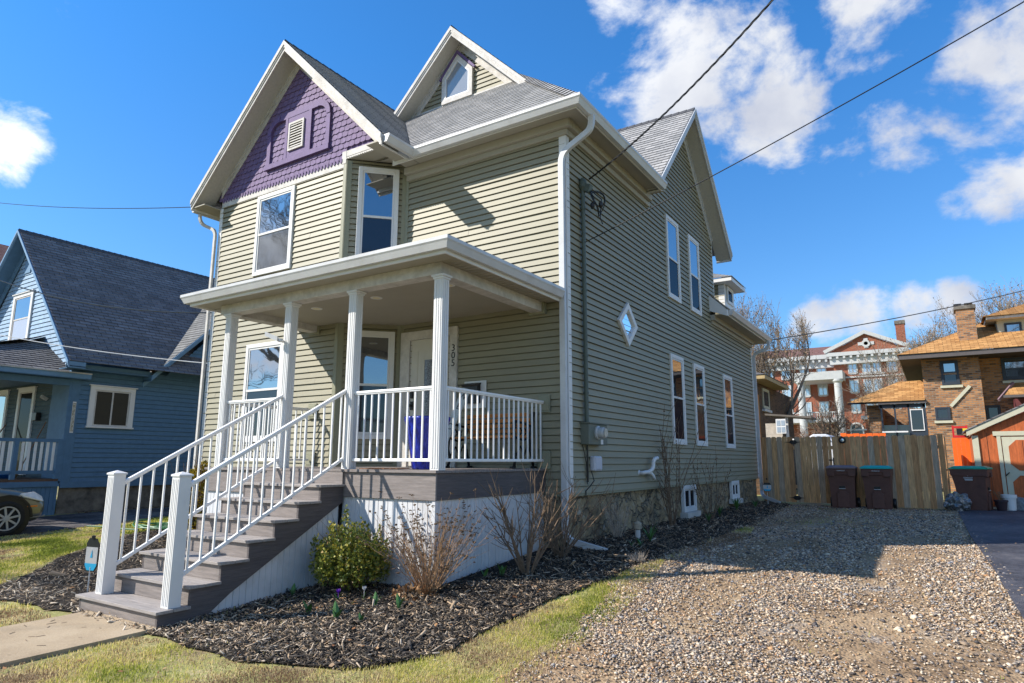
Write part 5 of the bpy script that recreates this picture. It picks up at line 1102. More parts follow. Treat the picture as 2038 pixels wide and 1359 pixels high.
MB().box(5.60, 5.66, CY_+.4, CY_+.46, 7.9, 8.02).box(5.50, 5.78, CY_+.28, CY_+.6, 8.02, 8.05).box(5.98, 6.04, CY_+.4, CY_+.46, 7.9, 8.02).box(5.88, 6.16, CY_+.28, CY_+.6, 8.02, 8.05).build('flue_cover', BLK, P)
MB().box(5.52, 6.21, CY_-.04, CY_+.5, 5.85, 6.28).build('flashing', mat('purple grey flashing', (.18, .12, .13), .5, .1), P)
# dormer
MB().box(6.92, 12, Y+1.0, Y+4, 6.4, 7.25).build('dormer_wall', CRM, P); MB().box(6.55, 12.3, Y+.55, Y+4, 7.25, 7.36).build('dormer_fascia', WHTD, P)
shingle('roof', [[(6.45, Y+.45, 7.37), (12.4, Y+.45, 7.37), (12, Y+3.4, 8.35), (8.4, Y+3.4, 8.35)], [(6.45, Y+4, 7.37), (6.45, Y+.45, 7.37), (8.4, Y+3.4, 8.35)]], OSHNG, parent=P)
BF = mat('blue black window frame', (.03, .04, .055), .5, .1)
for x0, x1 in ((7.15, 7.72), (7.85, 8.5)): win((x0+x1)/2, Y+1.0, 1, 0, x1-x0, 6.55, 7.10, None, P, BF, trim=.05)
win(5.08, Y, 1, 0, .62, 4.58, 5.58, 5.10, P, BF, trim=.09); MB().box(4.70, 5.47, Y-.08, Y, 4.46, 4.56).build('window_sill', CRM, P)
win(4.68, Y, 1, 0, .52, 3.15, 3.68, None, P, BF, gt=GLASSD, trim=.07); MB().box(4.36, 5.0, Y-.08, Y, 3.03, 3.13).build('window_sill', CRM, P)
win(7.35, Y+.9, 1, 0, .95, 4.75, 5.66, 5.2, P, BF, trim=.09); MB().box(6.85, 7.9, Y+.82, Y+.9, 4.62, 4.72).build('window_sill', CRM, P)
MB().beam((4.98, Y-.03, 3.70), (5.70, Y-.03, 4.50), .05, .12).build('stair_trim', CRM, P)
MB().box(4.12, 6.13, Y-.05, Y-.002, 5.0, 5.06).build('brick_band', BRICK, P)
win(6.42, Y+.9, 1, 0, .5, 2.95, 3.75, None, P, BF, gt=GLASSD)
# left sunroom porch
MB().box(1.9, 2.42, Y+.5, Y+6, 0, 3.9).box(2.42, 4.1, Y+3.4, Y+3.5, 0, 3.9).build('wall', BRICK, P)
MB().box(2.38, 4.16, Y-.1, Y-.05, 3.88, 3.98).build('gutter', MATS['dark brown gutter'], P)
shingle('roof', [[(1.2, Y-.15, 3.99), (4.11, Y-.15, 3.99), (4.11, Y+1.7, 5.0), (3.2, Y+1.7, 5.0)]], OSHNG, parent=P)
MB().prism([(1.2, Y+.1, 3.97), (4.11, Y+.1, 3.97), (4.11, Y+1.6, 4.9), (3.2, Y+1.6, 4.9)], (0, .02, -.03)).build('roof_deck', BLK, P)
b = MB()
for x in (2.45, 2.95, 3.45): b.box(x, x+.07, Y+.02, Y+.08, 2.2, 3.85)
b.box(2.4, 4.1, Y+.02, Y+.08, 3.72, 3.88).box(4.0, 4.10, Y+.02, Y+.08, 2.2, 3.85).box(3.5, 4.02, Y+.03, Y+.07, 2.3, 2.75); b.build('porch_frame', BF, P)
MB().box(3.56, 3.97, Y+.0, Y+.03, 2.78, 3.60).build('screen_door', GLASSD, P); MB().box(3.53, 4.0, Y-.01, Y+.0, 2.74, 2.78).box(3.53, 4.0, Y-.01, Y+.0, 3.6, 3.64).box(3.53, 3.56, Y-.01, Y+.0, 2.78, 3.6).box(3.97, 4.0, Y-.01, Y+.0, 2.78, 3.6).build('door_trim', WHT, P)
MB().box(2.5, 3.5, Y+.1, Y+.12, 2.2, 3.0).build('porch_glass', GLASSD, P)
MB().box(2.45, 3.4, Y-.1, Y+.0, 2.68, 2.74).build('porch_rail', WHT, P)
# right side bay with its own small roof
shingle('roof', [[(6.75, Y-.6, 4.02), (12, Y-.6, 4.02), (12, Y+.88, 4.62), (7.2, Y+.88, 4.62)]], OSHNG, parent=P)
MB().box(6.7, 12, Y-.66, Y-.6, 3.92, 4.02).build('gutter', MATS['dark brown gutter'], P); MB().box(7.1, 12, Y+.1, Y+.9, 0, 3.92).build('wall', mat('maroon siding', (.12, .03, .035), .7, .15, 6), P)
MB().beam((6.55, Y-.4, 3.85), (7.15, Y+.4, 4.58), .06, .10).build('rake_board', mat('purple grey trim', (.20, .13, .15), .6, .1), P)
# second brick house, mostly hidden behind this one
P = thing('brick_house', 'dark brick house corner with tan eaves between the green house and the big bare tree', 'house', (-4, 20, 0))
MB().box(-8, -1.06, 16.5, 24, 0, 4.35).build('wall', matbrick('dark brick', (.04, .025, .018), (.20, .11, .06), (.12, .09, .06), bw=.22, bh=.075, ms=.011, var=.7), P)
TAN = mat('tan painted eave', (.42, .31, .15), .7, .15, 5)
MB().box(-8, -.60, 16.04, 20.5, 4.36, 4.40).build('soffit', TAN, P); MB().box(-8, -.56, 15.98, 16.04, 4.36, 4.50).box(-.60, -.56, 16.04, 20.5, 4.36, 4.50).build('fascia', TAN, P)
shingle('roof', [[(-8, 15.95, 4.51), (-.54, 15.95, 4.51), (-4, 18.3, 5.6)], [(-.54, 15.95, 4.51), (-.54, 20.5, 4.51), (-4, 18.3, 5.6)]], BSHNG, parent=P)
win(-1.06, 18.3, 0, 1, 1.1, 3.45, 4.22, None, P, CRM, gt=GLASSD); MB().box(-1.06, -.96, 17.65, 18.95, 3.33, 3.42).build('window_sill', GUT, P)
MB().box(-1.055, -1.04, 16.55, 17.1, 1.2, 3.9).build('painted_sun_strip', mat('painted sunlit brick', (.45, .20, .06), .8, .3, 30), P)  # stands for the sunlit end of the wall, light put into the colour
P = thing('pergola', 'small porch canopy with pale post and white shutter hanging behind the gate', 'canopy', (-.1, 17, .3))
MB().obox((.1, 16.6, 3.02), (1, 0, -.1), (0, 1, 0), (.1, 0, 1), (.75, .6, .03)).build('canopy_roof', mat('grey brown canopy', (.13, .11, .09), .8, .2), P)
MB().box(-.02, .06, 16.2, 16.28, 2.2, 2.98).build('post', GUT, P); MB().box(-.7, .62, 16.1, 16.15, 2.18, 2.24).build('rail', WHT, P)
MB().box(-.75, -.2, 16.5, 16.6, 2.24, 2.80).build('low_wall', mat('pale stone block', (.45, .40, .34), .8, .2, 9), P)
s_ = MB().box(-.30, .02, 16.0, 16.03, 2.42, 2.92).build('shutter', WHT, P)
b = MB()
for i in range(2):
    for j in range(2): b.box(-.27+.145*i, -.155+.145*i, 15.992, 15.998, 2.46+.23*j, 2.64+.23*j)
b.build('shutter_louvre', mat('pale blue louvre', (.30, .36, .42), .6, .2, 30), s_)
b = MB()
for i in range(5): b.tube([(-.62+i*.26, 16.1, 2.18), (-.62+i*.26, 16.1, 2.08)], .012, 5)
b.build('hanging_bulbs', WHT, P)
P = thing('parked_suv', 'white and blue vehicle roof just showing over the fence boards', 'car', (1.1, 15.5, .3))
MB().prism([(.80, 15, .6), (.80, 15, 2.12), (.90, 15, 2.28), (1.0, 15, 2.34), (1.38, 15, 2.34), (1.48, 15, 2.28), (1.58, 15, 2.12), (1.58, 15, .6)], (0, 2, 0)).build('body', mat('white car paint', (.6, .62, .65), .3, .03), P, bevel=.03)
MB().prism([(.86, 14.98, 2.10), (.94, 14.98, 2.255), (1.44, 14.98, 2.255), (1.52, 14.98, 2.10)], (0, .015, 0)).build('windscreen', mat('blue glass', (.02, .08, .16), .1, .2), P)
# ================================================================== BRICK INSTITUTION
P = thing('brick_building', 'large red brick institution with white columns and pediment beyond the fence', 'building', (-6, 114, 0))
Y = 110.; WH = mat('white stone trim', (.43, .43, .42), .6, .08, 1.5)
MB().box(-24, -8.6, Y+3, Y+18, 0, 17.3).box(-8.6, 1.3, Y, Y+18, 0, 17.3).build('wall', RBRICK, P)
MB().box(-24, -8.3, Y+2.2, Y+3, 17.0, 18.4).box(-9.0, 1.7, Y-.8, Y, 17.0, 18.2).build('entablature', WH, P)
MB().box(-24.5, -8.0, Y+1.4, Y+3, 18.4, 19.1).box(-9.5, 2.2, Y-1.3, Y, 18.3, 18.9).build('cornice', WH, P)
b = MB(); x = -23
while x < 1.8:
    b.box(x, x+.35, (Y-1.25 if x > -9.3 else Y+1.5), (Y-.8 if x > -9.3 else Y+2.2), 17.9, 18.3); x += 1.0
b.build('dentils', WH, P)
MB().face([(-9.2, Y-.9, 18.9), (1.9, Y-.9, 18.9), (-3.65, Y-.9, 21.6)]).build('pediment_brick', RBRICK, P)
for s in (-1, 1): MB().prism([(-3.65+s*5.95, Y-1.4, 18.8), (-3.65, Y-1.4, 21.6), (-3.65, Y-1.4, 22.2), (-3.65+s*6.2, Y-1.4, 19.3)], (0, .6, 0)).build('pediment_rake', WH, P)
MB().box(-3.85, -3.25, Y-1.0, Y-.91, 19.3, 20.9).box(-4.7, -2.4, Y-1.0, Y-.91, 19.8, 20.3).lathe((-3.55, Y-.98, 20.05), [(.62, 0), (.62, -.1), (.3, -.1), (.3, 0)], 16, 'y').build('cross_ornament', WH, P)
MB().prism([(-24, Y+1.5, 19.1), (-24, Y+9, 21.6), (-24, Y+16, 19.1)], (24, 0, 0)).build('roof', BRSHNG, P)
ch = MB().box(.6, 1.9, Y+3, Y+4.4, 17, 23.4).build('chimney', RBRICK, P); MB().box(.5, 2.0, Y+2.9, Y+4.5, 23.4, 24.0).build('chimney_cap', CEM, ch)
GW = matglass('pale office glass', (.30, .33, .36), .35, .1)
def bwin(x0, x1, z0, z1, y=Y):
    f = MB().box(x0-.12, x0+.06, y-.12, y, z0-.12, z1+.12).box(x1-.06, x1+.12, y-.12, y, z0-.12, z1+.12).box(x0+.06, x1-.06, y-.12, y, z0-.25, z0+.05).box(x0+.06, x1-.06, y-.12, y, z1-.05, z1+.12).box((x0+x1)/2-.05, (x0+x1)/2+.05, y-.1, y, z0+.05, z1-.05).build('window', WH, P)
    MB().face([(x0+.06, y-.04, z0+.05), (x1-.06, y-.04, z0+.05), (x1-.06, y-.04, z1-.05), (x0+.06, y-.04, z1-.05)]).build('pane', GW, f)
for z0, z1 in ((15.55, 17.0), (12.45, 14.3), (9.25, 11.25)):
    for x0, x1 in ((-6.4, -5.25), (-4.35, -3.3), (-3.0, -1.95), (-.9, .3)): bwin(x0, x1, z0, z1)
    for x0 in (-20, -17.2, -14.2, -11.5): bwin(x0, x0+1.3, z0, z1, Y+3)
MB().box(-8.7, 1.4, Y-.2, Y, 14.75, 15.0).box(-5.0, -1.3, Y-.18, Y, 15.15, 15.4).build('string_course', WH, P)
MB().box(-5.2, -1.2, Y-.9, Y, 8.0, 8.55).build('door_hood', WH, P)
for cx_ in (-6.0, -2.3):
    b = MB()
    for k in range(10):
        a0, a1 = math.pi*k/10, math.pi*(k+1)/10; q = lambda a, r: (cx_+math.cos(a)*r, Y-.15, 6.6+math.sin(a)*r)
        b.prism([q(a0, .75), q(a1, .75), q(a1, 1.0), q(a0, 1.0)], (0, .15, 0))
    b.box(cx_-1.0, cx_-.75, Y-.15, Y, 3, 6.6).box(cx_+.75, cx_+1.0, Y-.15, Y, 3, 6.6).box(cx_-1.4, cx_+1.4, Y-.14, Y, 6.3, 6.5); f = b.build('window', WH, P)
    g = MB().box(cx_-.75, cx_+.75, Y-.05, Y-.02, 3, 6.3); g.face([(cx_+math.cos(math.pi*k/10)*.74, Y-.03, 6.5+math.sin(math.pi*k/10)*.74) for k in range(11)]); g.build('pane', GLASSD, f)
# portico
MB().box(-14.6, -7.0, Y-4, Y+3, 14.3, 15.6).build('portico_entablature', WH, P)
for x in (-13.3, -7.85):
    MB().lathe((x, Y-3.3, 0), [(.75, 0), (.75, 1.5), (.62, 1.8), (.55, 13.7), (.8, 14.0), (.8, 14.3)], 20).build('column', WH, P, smooth=False)
b = MB().box(-20, -7.5, Y-2.6, Y+3, 7.6, 8.3).box(-20, -7.5, Y-2.6, Y-2.4, 9.1, 9.3); x = -20
while x < -7.6: b.box(x, x+.12, Y-2.55, Y-2.45, 8.3, 9.1); x += .32
b.build('balcony', WH, P)
for cx_ in (-10.8,):
    b = MB()
    for k in range(10):
        a0, a1 = math.pi*k/10, math.pi*(k+1)/10; q = lambda a, r: (cx_+math.cos(a)*r, Y+2.8, 6.0+math.sin(a)*r)
        b.prism([q(a0, .8), q(a1, .8), q(a1, 1.1), q(a0, 1.1)], (0, .2, 0))
    b.box(-12.6, -9, Y+2.8, Y+3, 5.7, 6.0).build('window', WH, P)
# ================================================================== TREES AND SHRUBS
BARK = mat('grey brown bark', (.13, .105, .08), .95, .4, 12, .6, 30); TWIG = mat('tan twig', (.19, .155, .12), .9, .3, 20); TWIGD = mat('reddish brown twig', (.16, .085, .055), .9, .35, 20)
BUDS = mat('swelling ochre buds', (.30, .19, .09), .8, .4, 5)
def tree(label, loc, h, r0, seed, spread=.5, levels=5, group=None, bark=BARK, twig=TWIG, buds=.5, trunk_f=.28, name='bare_tree', lean=(0, 0), up=.35, nb=(3, 4), minr=.004, budsize=.03):
    rd = random.Random(seed); P = thing(name, label, 'tree', loc, group); T = MB(); C = MB(); B = MB(); L = Vector(loc)
    def grow(p, d, ln, r, lv):
        n = 4 if lv < 3 else 3; pts = [p]; q = p.copy(); dd = d.copy()
        for k in range(n):
            dd = (dd+Vector((rd.gauss(0, .10), rd.gauss(0, .10), rd.gauss(0, .07)+up*.12))).normalized(); q = q+dd*(ln/n); pts.append(q.copy())
        r1 = max(minr*.6, r*(.62 if lv < levels else .35)); (T if lv < 2 else C).tube(pts, [r+(r1-r)*k/n for k in range(n+1)], 8 if lv == 0 else (5 if lv < 3 else 3), cap=False)
        if lv >= levels-1 and buds > 0:
            for k in range(1, n+1):
                if rd.random() < buds:
                    c = pts[k]+Vector((rd.gauss(0, .4), rd.gauss(0, .4), rd.gauss(0, .3)))*budsize*1.5; s = budsize*rd.uniform(.5, 1.2); a = Vector((rd.gauss(0, 1), rd.gauss(0, 1), rd.gauss(0, 1))).normalized(); b_ = a.orthogonal().normalized()
                    B.face([c-a*s, c+b_*s*.5, c+a*s, c-b_*s*.5])
        if lv >= levels: return
        m = rd.randint(*nb)
        for k in range(m):
            t = rd.uniform(.45, 1.0) if k else 1.0; i = min(n-1, int(t*n)); s = pts[i].lerp(pts[i+1], t*n-i) if i < n else pts[-1]
            ax = dd.orthogonal().normalized(); ax.rotate(Matrix.Rotation(rd.uniform(0, 6.283), 3, dd)); nd = dd.copy(); nd.rotate(Matrix.Rotation(rd.uniform(.25, .95)*(spread*1.6 if k else spread*.6), 3, ax))
            nd = (nd+Vector((0, 0, up*.35))).normalized(); grow(s, nd, ln*rd.uniform(.62, .86), r1*(rd.uniform(.6, .8) if k else .95), lv+1)
        for k in range(2 if lv > 0 else 0):
            t = rd.uniform(.2, .9); i = int(t*n); s = pts[i]; ax = dd.orthogonal().normalized(); ax.rotate(Matrix.Rotation(rd.uniform(0, 6.283), 3, dd)); nd = dd.copy(); nd.rotate(Matrix.Rotation(rd.uniform(.5, 1.1), 3, ax)); grow(s, nd, ln*.5, max(minr, r*.35), max(lv+2, levels-1))
    grow(L+Vector((0, 0, -.1)), Vector((lean[0], lean[1], 1)).normalized(), h*trunk_f, r0, 0)
    T.build('trunk', bark, P, uv=False, smooth=True); C.build('crown', twig, P, uv=False)
    if B.v: B.build('buds', BUDS, P, uv=False)
    return P
tree('largest bare tree, standing behind the gate with many rising limbs and tiny buds', (-.72, 22, .3), 9.6, .24, 11, .42, 6, trunk_f=.28, minr=.008, budsize=.04)
tree('smaller spreading bare tree with a mossy trunk to the right of the largest bare tree', (.75, 26, .3), 6.4, .16, 5, .62, 5, trunk_f=.22, minr=.008, budsize=.035, bark=mat('mossy bark', (.16, .14, .07), .95, .4, 12, .5, 30))
tree('low reddish twiggy tree in front of the white columns', (-1.7, 30, .3), 6.0, .13, 23, .7, 5, trunk_f=.22, twig=TWIGD, minr=.008, buds=.3)
tree('bare tree rising behind the orange roof at the left of the tall chimney', (3.6, 50, .3), 14.0, .25, 31, .55, 6, 'bare trees behind the orange roofed house', minr=.014, budsize=.07)
tree('bare tree with pale buds just left of the tall chimney', (6.2, 52, .3), 13.2, .22, 37, .55, 6, 'bare trees behind the orange roofed house', minr=.014, budsize=.07)
tree('tall bare tree with orange buds above the roof peak at the right edge', (9.4, 48, .3), 17.0, .30, 41, .6, 6, 'bare trees behind the orange roofed house', minr=.014, budsize=.07)
tree('bare leaning tree in front of the pediment at the left of the orange roof corner', (3.3, 36, .3), 8.6, .14, 47, .5, 5, trunk_f=.3, lean=(-.25, 0), minr=.010)
# across the street, seen mirrored in the front windows
tree('bare street tree mirrored in the upstairs front window', (-24, -17, -.1), 19, .32, 51, .5, 6, 'street trees across the road', minr=.016, buds=0)
tree('bare street tree mirrored in the lower front window', (-30, -12, -.1), 13, .30, 61, .55, 6, 'street trees across the road', minr=.02, buds=0)
tree('bare front yard tree whose branch shadows fall across the gravel', (-8, -16.5, -.05), 17, .30, 67, .6, 6, 'street trees across the road', minr=.018, buds=0)
tree('bare street tree mirrored in the angled bay windows', (13, -22, -.1), 15, .30, 57, .5, 6, 'street trees across the road', minr=.016, buds=0)

def twiggy(name, label, cat, loc, n, h, spread, seed, m, r=.006, branch=3, heads=None, base=None, curve_=.25, nodes=False, group=None, tilt=(0, 0), parts='stems'):
    rd = random.Random(seed); P = thing(name, label, cat, loc, group); b = MB(); hd = MB(); L = Vector(loc)
    for k in range(n):
        a = rd.uniform(0, 6.283); t = rd.uniform(.1, 1)**.7*spread; hh = h*rd.uniform(.6, 1.05); s = L+Vector((math.cos(a)*.06*rd.random(), math.sin(a)*.06*rd.random(), -.02))
        d = Vector((math.cos(a)*t+tilt[0], math.sin(a)*t+tilt[1], 1)).normalized(); pts = [s]; q = s.copy(); K = 7
        for j in range(K):
            d = (d+Vector((rd.gauss(0, .07), rd.gauss(0, .07), curve_*.12))).normalized(); q = q+d*(hh/K); pts.append(q.copy())
        b.tube(pts, [r*(1-.7*j/K) for j in range(K+1)], 4, cap=False)
        for i in range(branch):
            j = rd.randint(2, K-1); ax = d.orthogonal().normalized(); ax.rotate(Matrix.Rotation(rd.uniform(0, 6.283), 3, d)); nd = (pts[j+1]-pts[j]).normalized(); nd.rotate(Matrix.Rotation(rd.uniform(.35, .9), 3, ax)); ln = hh*rd.uniform(.12, .38); p1 = pts[j]+nd*ln*.5; nd = (nd+Vector((0, 0, .25))).normalized(); p2 = p1+nd*ln*.5
            b.tube([pts[j], p1, p2], [r*.5, r*.38, r*.22], 3, cap=False)
            if heads and rd.random() < .6:
                for w in range(heads): hd.obox(p2+Vector((rd.gauss(0, .012), rd.gauss(0, .012), rd.gauss(0, .006))), (rd.random(), 1, 0), (1, -rd.random(), 0), (0, 0, 1), (.007, .006, .004))
        if heads and rd.random() < .7:
            for w in range(heads): hd.obox(q+Vector((rd.gauss(0, .014), rd.gauss(0, .014), rd.gauss(0, .006))), (rd.random(), 1, 0), (1, -rd.random(), 0), (0, 0, 1), (.008, .007, .004))
        if nodes:
            for j in range(1, K+1):
                for s_ in range(3): hd.obox(pts[j-1].lerp(pts[j], rd.random())+Vector((rd.gauss(0, .006), rd.gauss(0, .006), 0)), (1, rd.random(), 0), (0, 1, .5), (0, 0, 1), (.006, .005, .008))
    b.build(parts, m, P, uv=False)
    if hd.v: hd_ = hd.build('seed_heads' if heads else 'bud_scale', mat('dry brown seed head', (.12, .075, .04), .9, .4, 30), P, uv=False); hd_['kind'] = 'stuff'
    return P
def g0(x, y, o=0): return (x, y, mound(x, y)+o)
TAN2 = mat('pale tan dry stem', (.33, .20, .11), .85, .3, 20); BRN = mat('brown dry stem', (.19, .13, .085), .9, .3, 20)
twiggy('dry_shrub', 'dense fan of tan dead stems with brown seed heads against the white porch corner', 'shrub', g0(-.30, -2.62), 110, 1.05, 1.0, 3, TAN2, .0042, 3, heads=4, curve_=.15)
twiggy('bare_shrub', 'open vase shaped bare shrub with thick brown branches beside the porch', 'shrub', g0(.26, -1.55), 18, 1.25, .75, 4, BRN, .011, 7, curve_=.1)
twiggy('bare_shrub', 'tangled bare shrub in front of the house corner downspout', 'shrub', g0(.18, -.60), 26, 1.15, .85, 6, BRN, .008, 7, curve_=.1)
twiggy('bare_shrub', 'tall narrow bare shrub with knobbly stems in front of the side windows', 'shrub', g0(.26, 3.4), 13, 2.3, .20, 8, BRN, .010, 4, nodes=True, curve_=.5)
twiggy('bare_shrub', 'lower spreading bare shrub farther along the side wall', 'shrub', g0(.40, 5.2), 14, 1.25, .55, 9, BRN, .007, 4, nodes=True)
twiggy('dry_grass_clump', 'pale straw coloured clump of dead stems by the stone foundation', 'plant', g0(.20, 1.12), 40, .55, .45, 12, mat('bleached straw', (.42, .35, .28), .9, .2, 20), .004, 3)
twiggy('bare_shrub', 'small thin dark shrub close to the foundation near the downspout', 'shrub', g0(.05, .75), 8, .55, .4, 13, BRN, .004, 4)
twiggy('dry_grass_clump', 'low tuft of matted straw grass at the gravel edge near the downspout outlet', 'plant', g0(1.05, -.2), 70, .16, 1.2, 14, MATS['bleached straw'], .003, 2)
def leafy(P, name, C, rx, rz, n, size, m, seed, shape=None, n3=False):
    rd = np.random.default_rng(seed); k = 0; V = []; F = []
    while k < n:
        v = rd.normal(size=3); v /= np.linalg.norm(v); r = rd.uniform(.35, 1)**.45
        if shape: s = shape(v)
        else: s = 1
        if mn.noise(Vector(v*2.4)+Vector((seed, 0, 0))) < -.22: r *= .78
        p = np.array([C[0]+v[0]*rx*r*s, C[1]+v[1]*rx*r*s, C[2]+v[2]*rz*r*s])
        a = rd.normal(size=3)+v*1.2+np.array([0, 0, .8]); a /= np.linalg.norm(a); b_ = np.cross(a, rd.normal(size=3)); b_ /= np.linalg.norm(b_); s_ = size*rd.uniform(.6, 1.3)
        i = len(V); V += [p-a*s_*.2, p+b_*s_*.42+a*s_*.4, p+a*s_*1.1, p-b_*s_*.42+a*s_*.4]; F.append((i, i+1, i+2, i+3)); k += 1
    me = bpy.data.meshes.new(name); me.from_pydata([tuple(x) for x in V], [], F); me.update(); at = me.attributes.new('rnd', 'FLOAT', 'POINT'); at.data.foreach_set('value', np.repeat(rd.random(n), 4)); me.materials.append(m)
    o = bpy.data.objects.new(name, me); COL.objects.link(o); attach(o, P); return o
LEAF = matrnd('boxwood leaf', [(0, (.05, .085, .015)), (.4, (.14, .18, .03)), (.8, (.32, .31, .04)), (.97, (.50, .40, .06)), (1, (.34, .14, .09))], .5, .5, trans=.25)
P = twiggy('boxwood', 'rounded green boxwood bush growing in the mulch in front of the white skirting', 'shrub', g0(-1.28, -2.80), 60, .75, .55, 21, BRN, .005, 4)
cz = mound(-1.28, -2.8)
leafy(P, 'foliage', (-1.28, -2.80, cz+.24), .30, .22, 1700, .027, LEAF, 5)
for k in range(40):
    a = k*2.4; q = .40*math.sqrt((k+.5)/40); hq = (1.0-1.15*q)*random.uniform(.78, 1.08); leafy(P, 'foliage', (-1.28+math.cos(a)*q*1.1, -2.80+math.sin(a)*q*.95, cz+hq*.60), .055, hq*.42, int(70+230*hq), .027, LEAF, 50+k)
P = twiggy('yellowing_bush', 'tall yellow green bush growing behind the left side of the stairs', 'shrub', (-6.05, -1.6, .1), 40, 1.5, .22, 22, BRN, .008, 4)
leafy(P, 'foliage', (-6.05, -1.6, .75), .26, .72, 2600, .045, matrnd('yellow leaf', [(0, (.10, .09, .01)), (.5, (.32, .24, .02)), (1, (.55, .38, .03))], .6, .3), 9)
P = twiggy('brown_leaf_heap', 'dead orange brown leaves caught around the base of the dry shrub', 'leaves', g0(-.33, -2.72), 6, .1, 1, 25, BRN, .003, 1)
DL = matrnd('dead leaf', [(0, (.16, .07, .03)), (.5, (.30, .16, .07)), (1, (.46, .31, .18))], .8, .2)
leafy(P, 'dead_leaves', (-.36, -2.75, mound(-.36, -2.75)+.03), .26, .09, 300, .04, DL, 10)
# tulip and crocus shoots
TUL = mat('blue green tulip leaf', (.07, .16, .04), .45, .25, 20); 
def sprout(x, y, s, seed, label, flower=None, name='tulip_shoot', n=3, narrow=False):
    rd = random.Random(seed); z = mound(x, y); P = thing(name, label, 'flower' if flower else 'plant', (x, y, z), 'spring bulbs coming up in the mulch'); b = MB()
    for k in range(n):
        a = 6.283*k/n+rd.uniform(-.5, .5); h = s*rd.uniform(.7, 1.1); w = s*(.045 if narrow else .16); d = Vector((math.cos(a), math.sin(a), 0)); t = Vector((-d.y, d.x, 0)); o = Vector((x, y, z-.01)); pr = []
        for j in range(6):
            u = j/5; c = o+d*(s*.42*u**1.6)+Vector((0, 0, h*(u-.18*u*u))); ww = w*math.sin(math.pi*min(.98, u*.85+.12)); pr.append((c-t*ww, c-d*ww*.35, c+t*ww))
        for A, B_ in zip(pr, pr[1:]): b.face([A[0], A[1], B_[1], B_[0]]); b.face([A[1], A[2], B_[2], B_[1]])
    b.build('leaf_blade', TUL, P, uv=False, smooth=True)
    if flower:
        f = MB(); hh = z+s*.75; f.tube([(x, y, z), (x, y, hh)], .003, 5)
        for k in range(6):
            a = 6.283*k/6; d = Vector((math.cos(a), math.sin(a), 0)); t = Vector((-d.y, d.x, 0)); c = Vector((x, y, hh)); f.face([c, c+d*.015-t*.011+Vector((0, 0, .02)), c+d*.021+Vector((0, 0, .05)), c+d*.015+t*.011+Vector((0, 0, .02))])
        f.build('petals', flower, P, uv=False)
PURF = mat('violet petal', (.18, .02, .45), .5, .2); WHF = mat('pale crocus petal', (.75, .72, .70), .5, .05)
for k, (x, y, s, lb) in enumerate([(-.96, -3.62, .15, 'twin leaf tulip shoot out in the open mulch, third nearest the stairs'), (-.52, -3.67, .17, 'single folded tulip shoot in the middle of the mulch bed'), (-.20, -3.67, .10, 'tiny tulip shoot nearest the grass edge in front'), (-1.70, -3.2, .14, 'tulip shoot with curled leaves close to the skirting'), (-1.07, -3.14, .11, 'small tulip shoot directly in front of the boxwood'), (-.52, -3.16, .14, 'two leaved tulip shoot right of the boxwood'), (-.18, -3.19, .15, 'spreading tulip shoot below the dry shrub'), (-1.92, -3.34, .13, 'tulip shoot beside the purple crocus at the stair side'), (-.38+.3, -1.9, .14, 'upright tulip shoot right of the dry shrub base'), (.05, -1.75, .17, 'cluster of tulip leaves by the porch side skirting'), (.62, .65, .12, 'short leafy shoot near the downspout outlet'), (.72, .72, .14, 'taller leafy shoot near the downspout outlet'), (-2.2, -3.9, .06, 'tiny green shoot beside the lowest steps')]):
    sprout(x, y, s*1.1, 100+k, lb, n=2+k % 2)
sprout(-2.10, -3.22, .10, 201, 'closed dark purple crocus near the stair skirting', PURF, 'crocus'); sprout(-1.08, -2.98+-.15, .09, 202, 'open violet crocus at the foot of the boxwood', PURF, 'crocus', narrow=True); sprout(-.86+.02, -3.0, .12, 203, 'white crocus right of the boxwood', WHF, 'crocus', narrow=True)
sprout(.70, 1.15, .34, 204, 'tall strap leaved plant right beside the small path light', None, 'iris', 7, True)
for k, (x, y, s, lb) in enumerate([(.40, 5.9, .30, 'leafy daffodil clump between the two basement windows'), (.32, 7.6, .34, 'tallest daffodil clump before the far basement window'), (.45, 8.9, .25, 'small daffodil clump beyond the far basement window'), (.55, 4.6, .22, 'short leafy clump below the near basement window')]):
    sprout(x, y, s, 300+k, lb, None, 'daffodil_clump', 14, True)
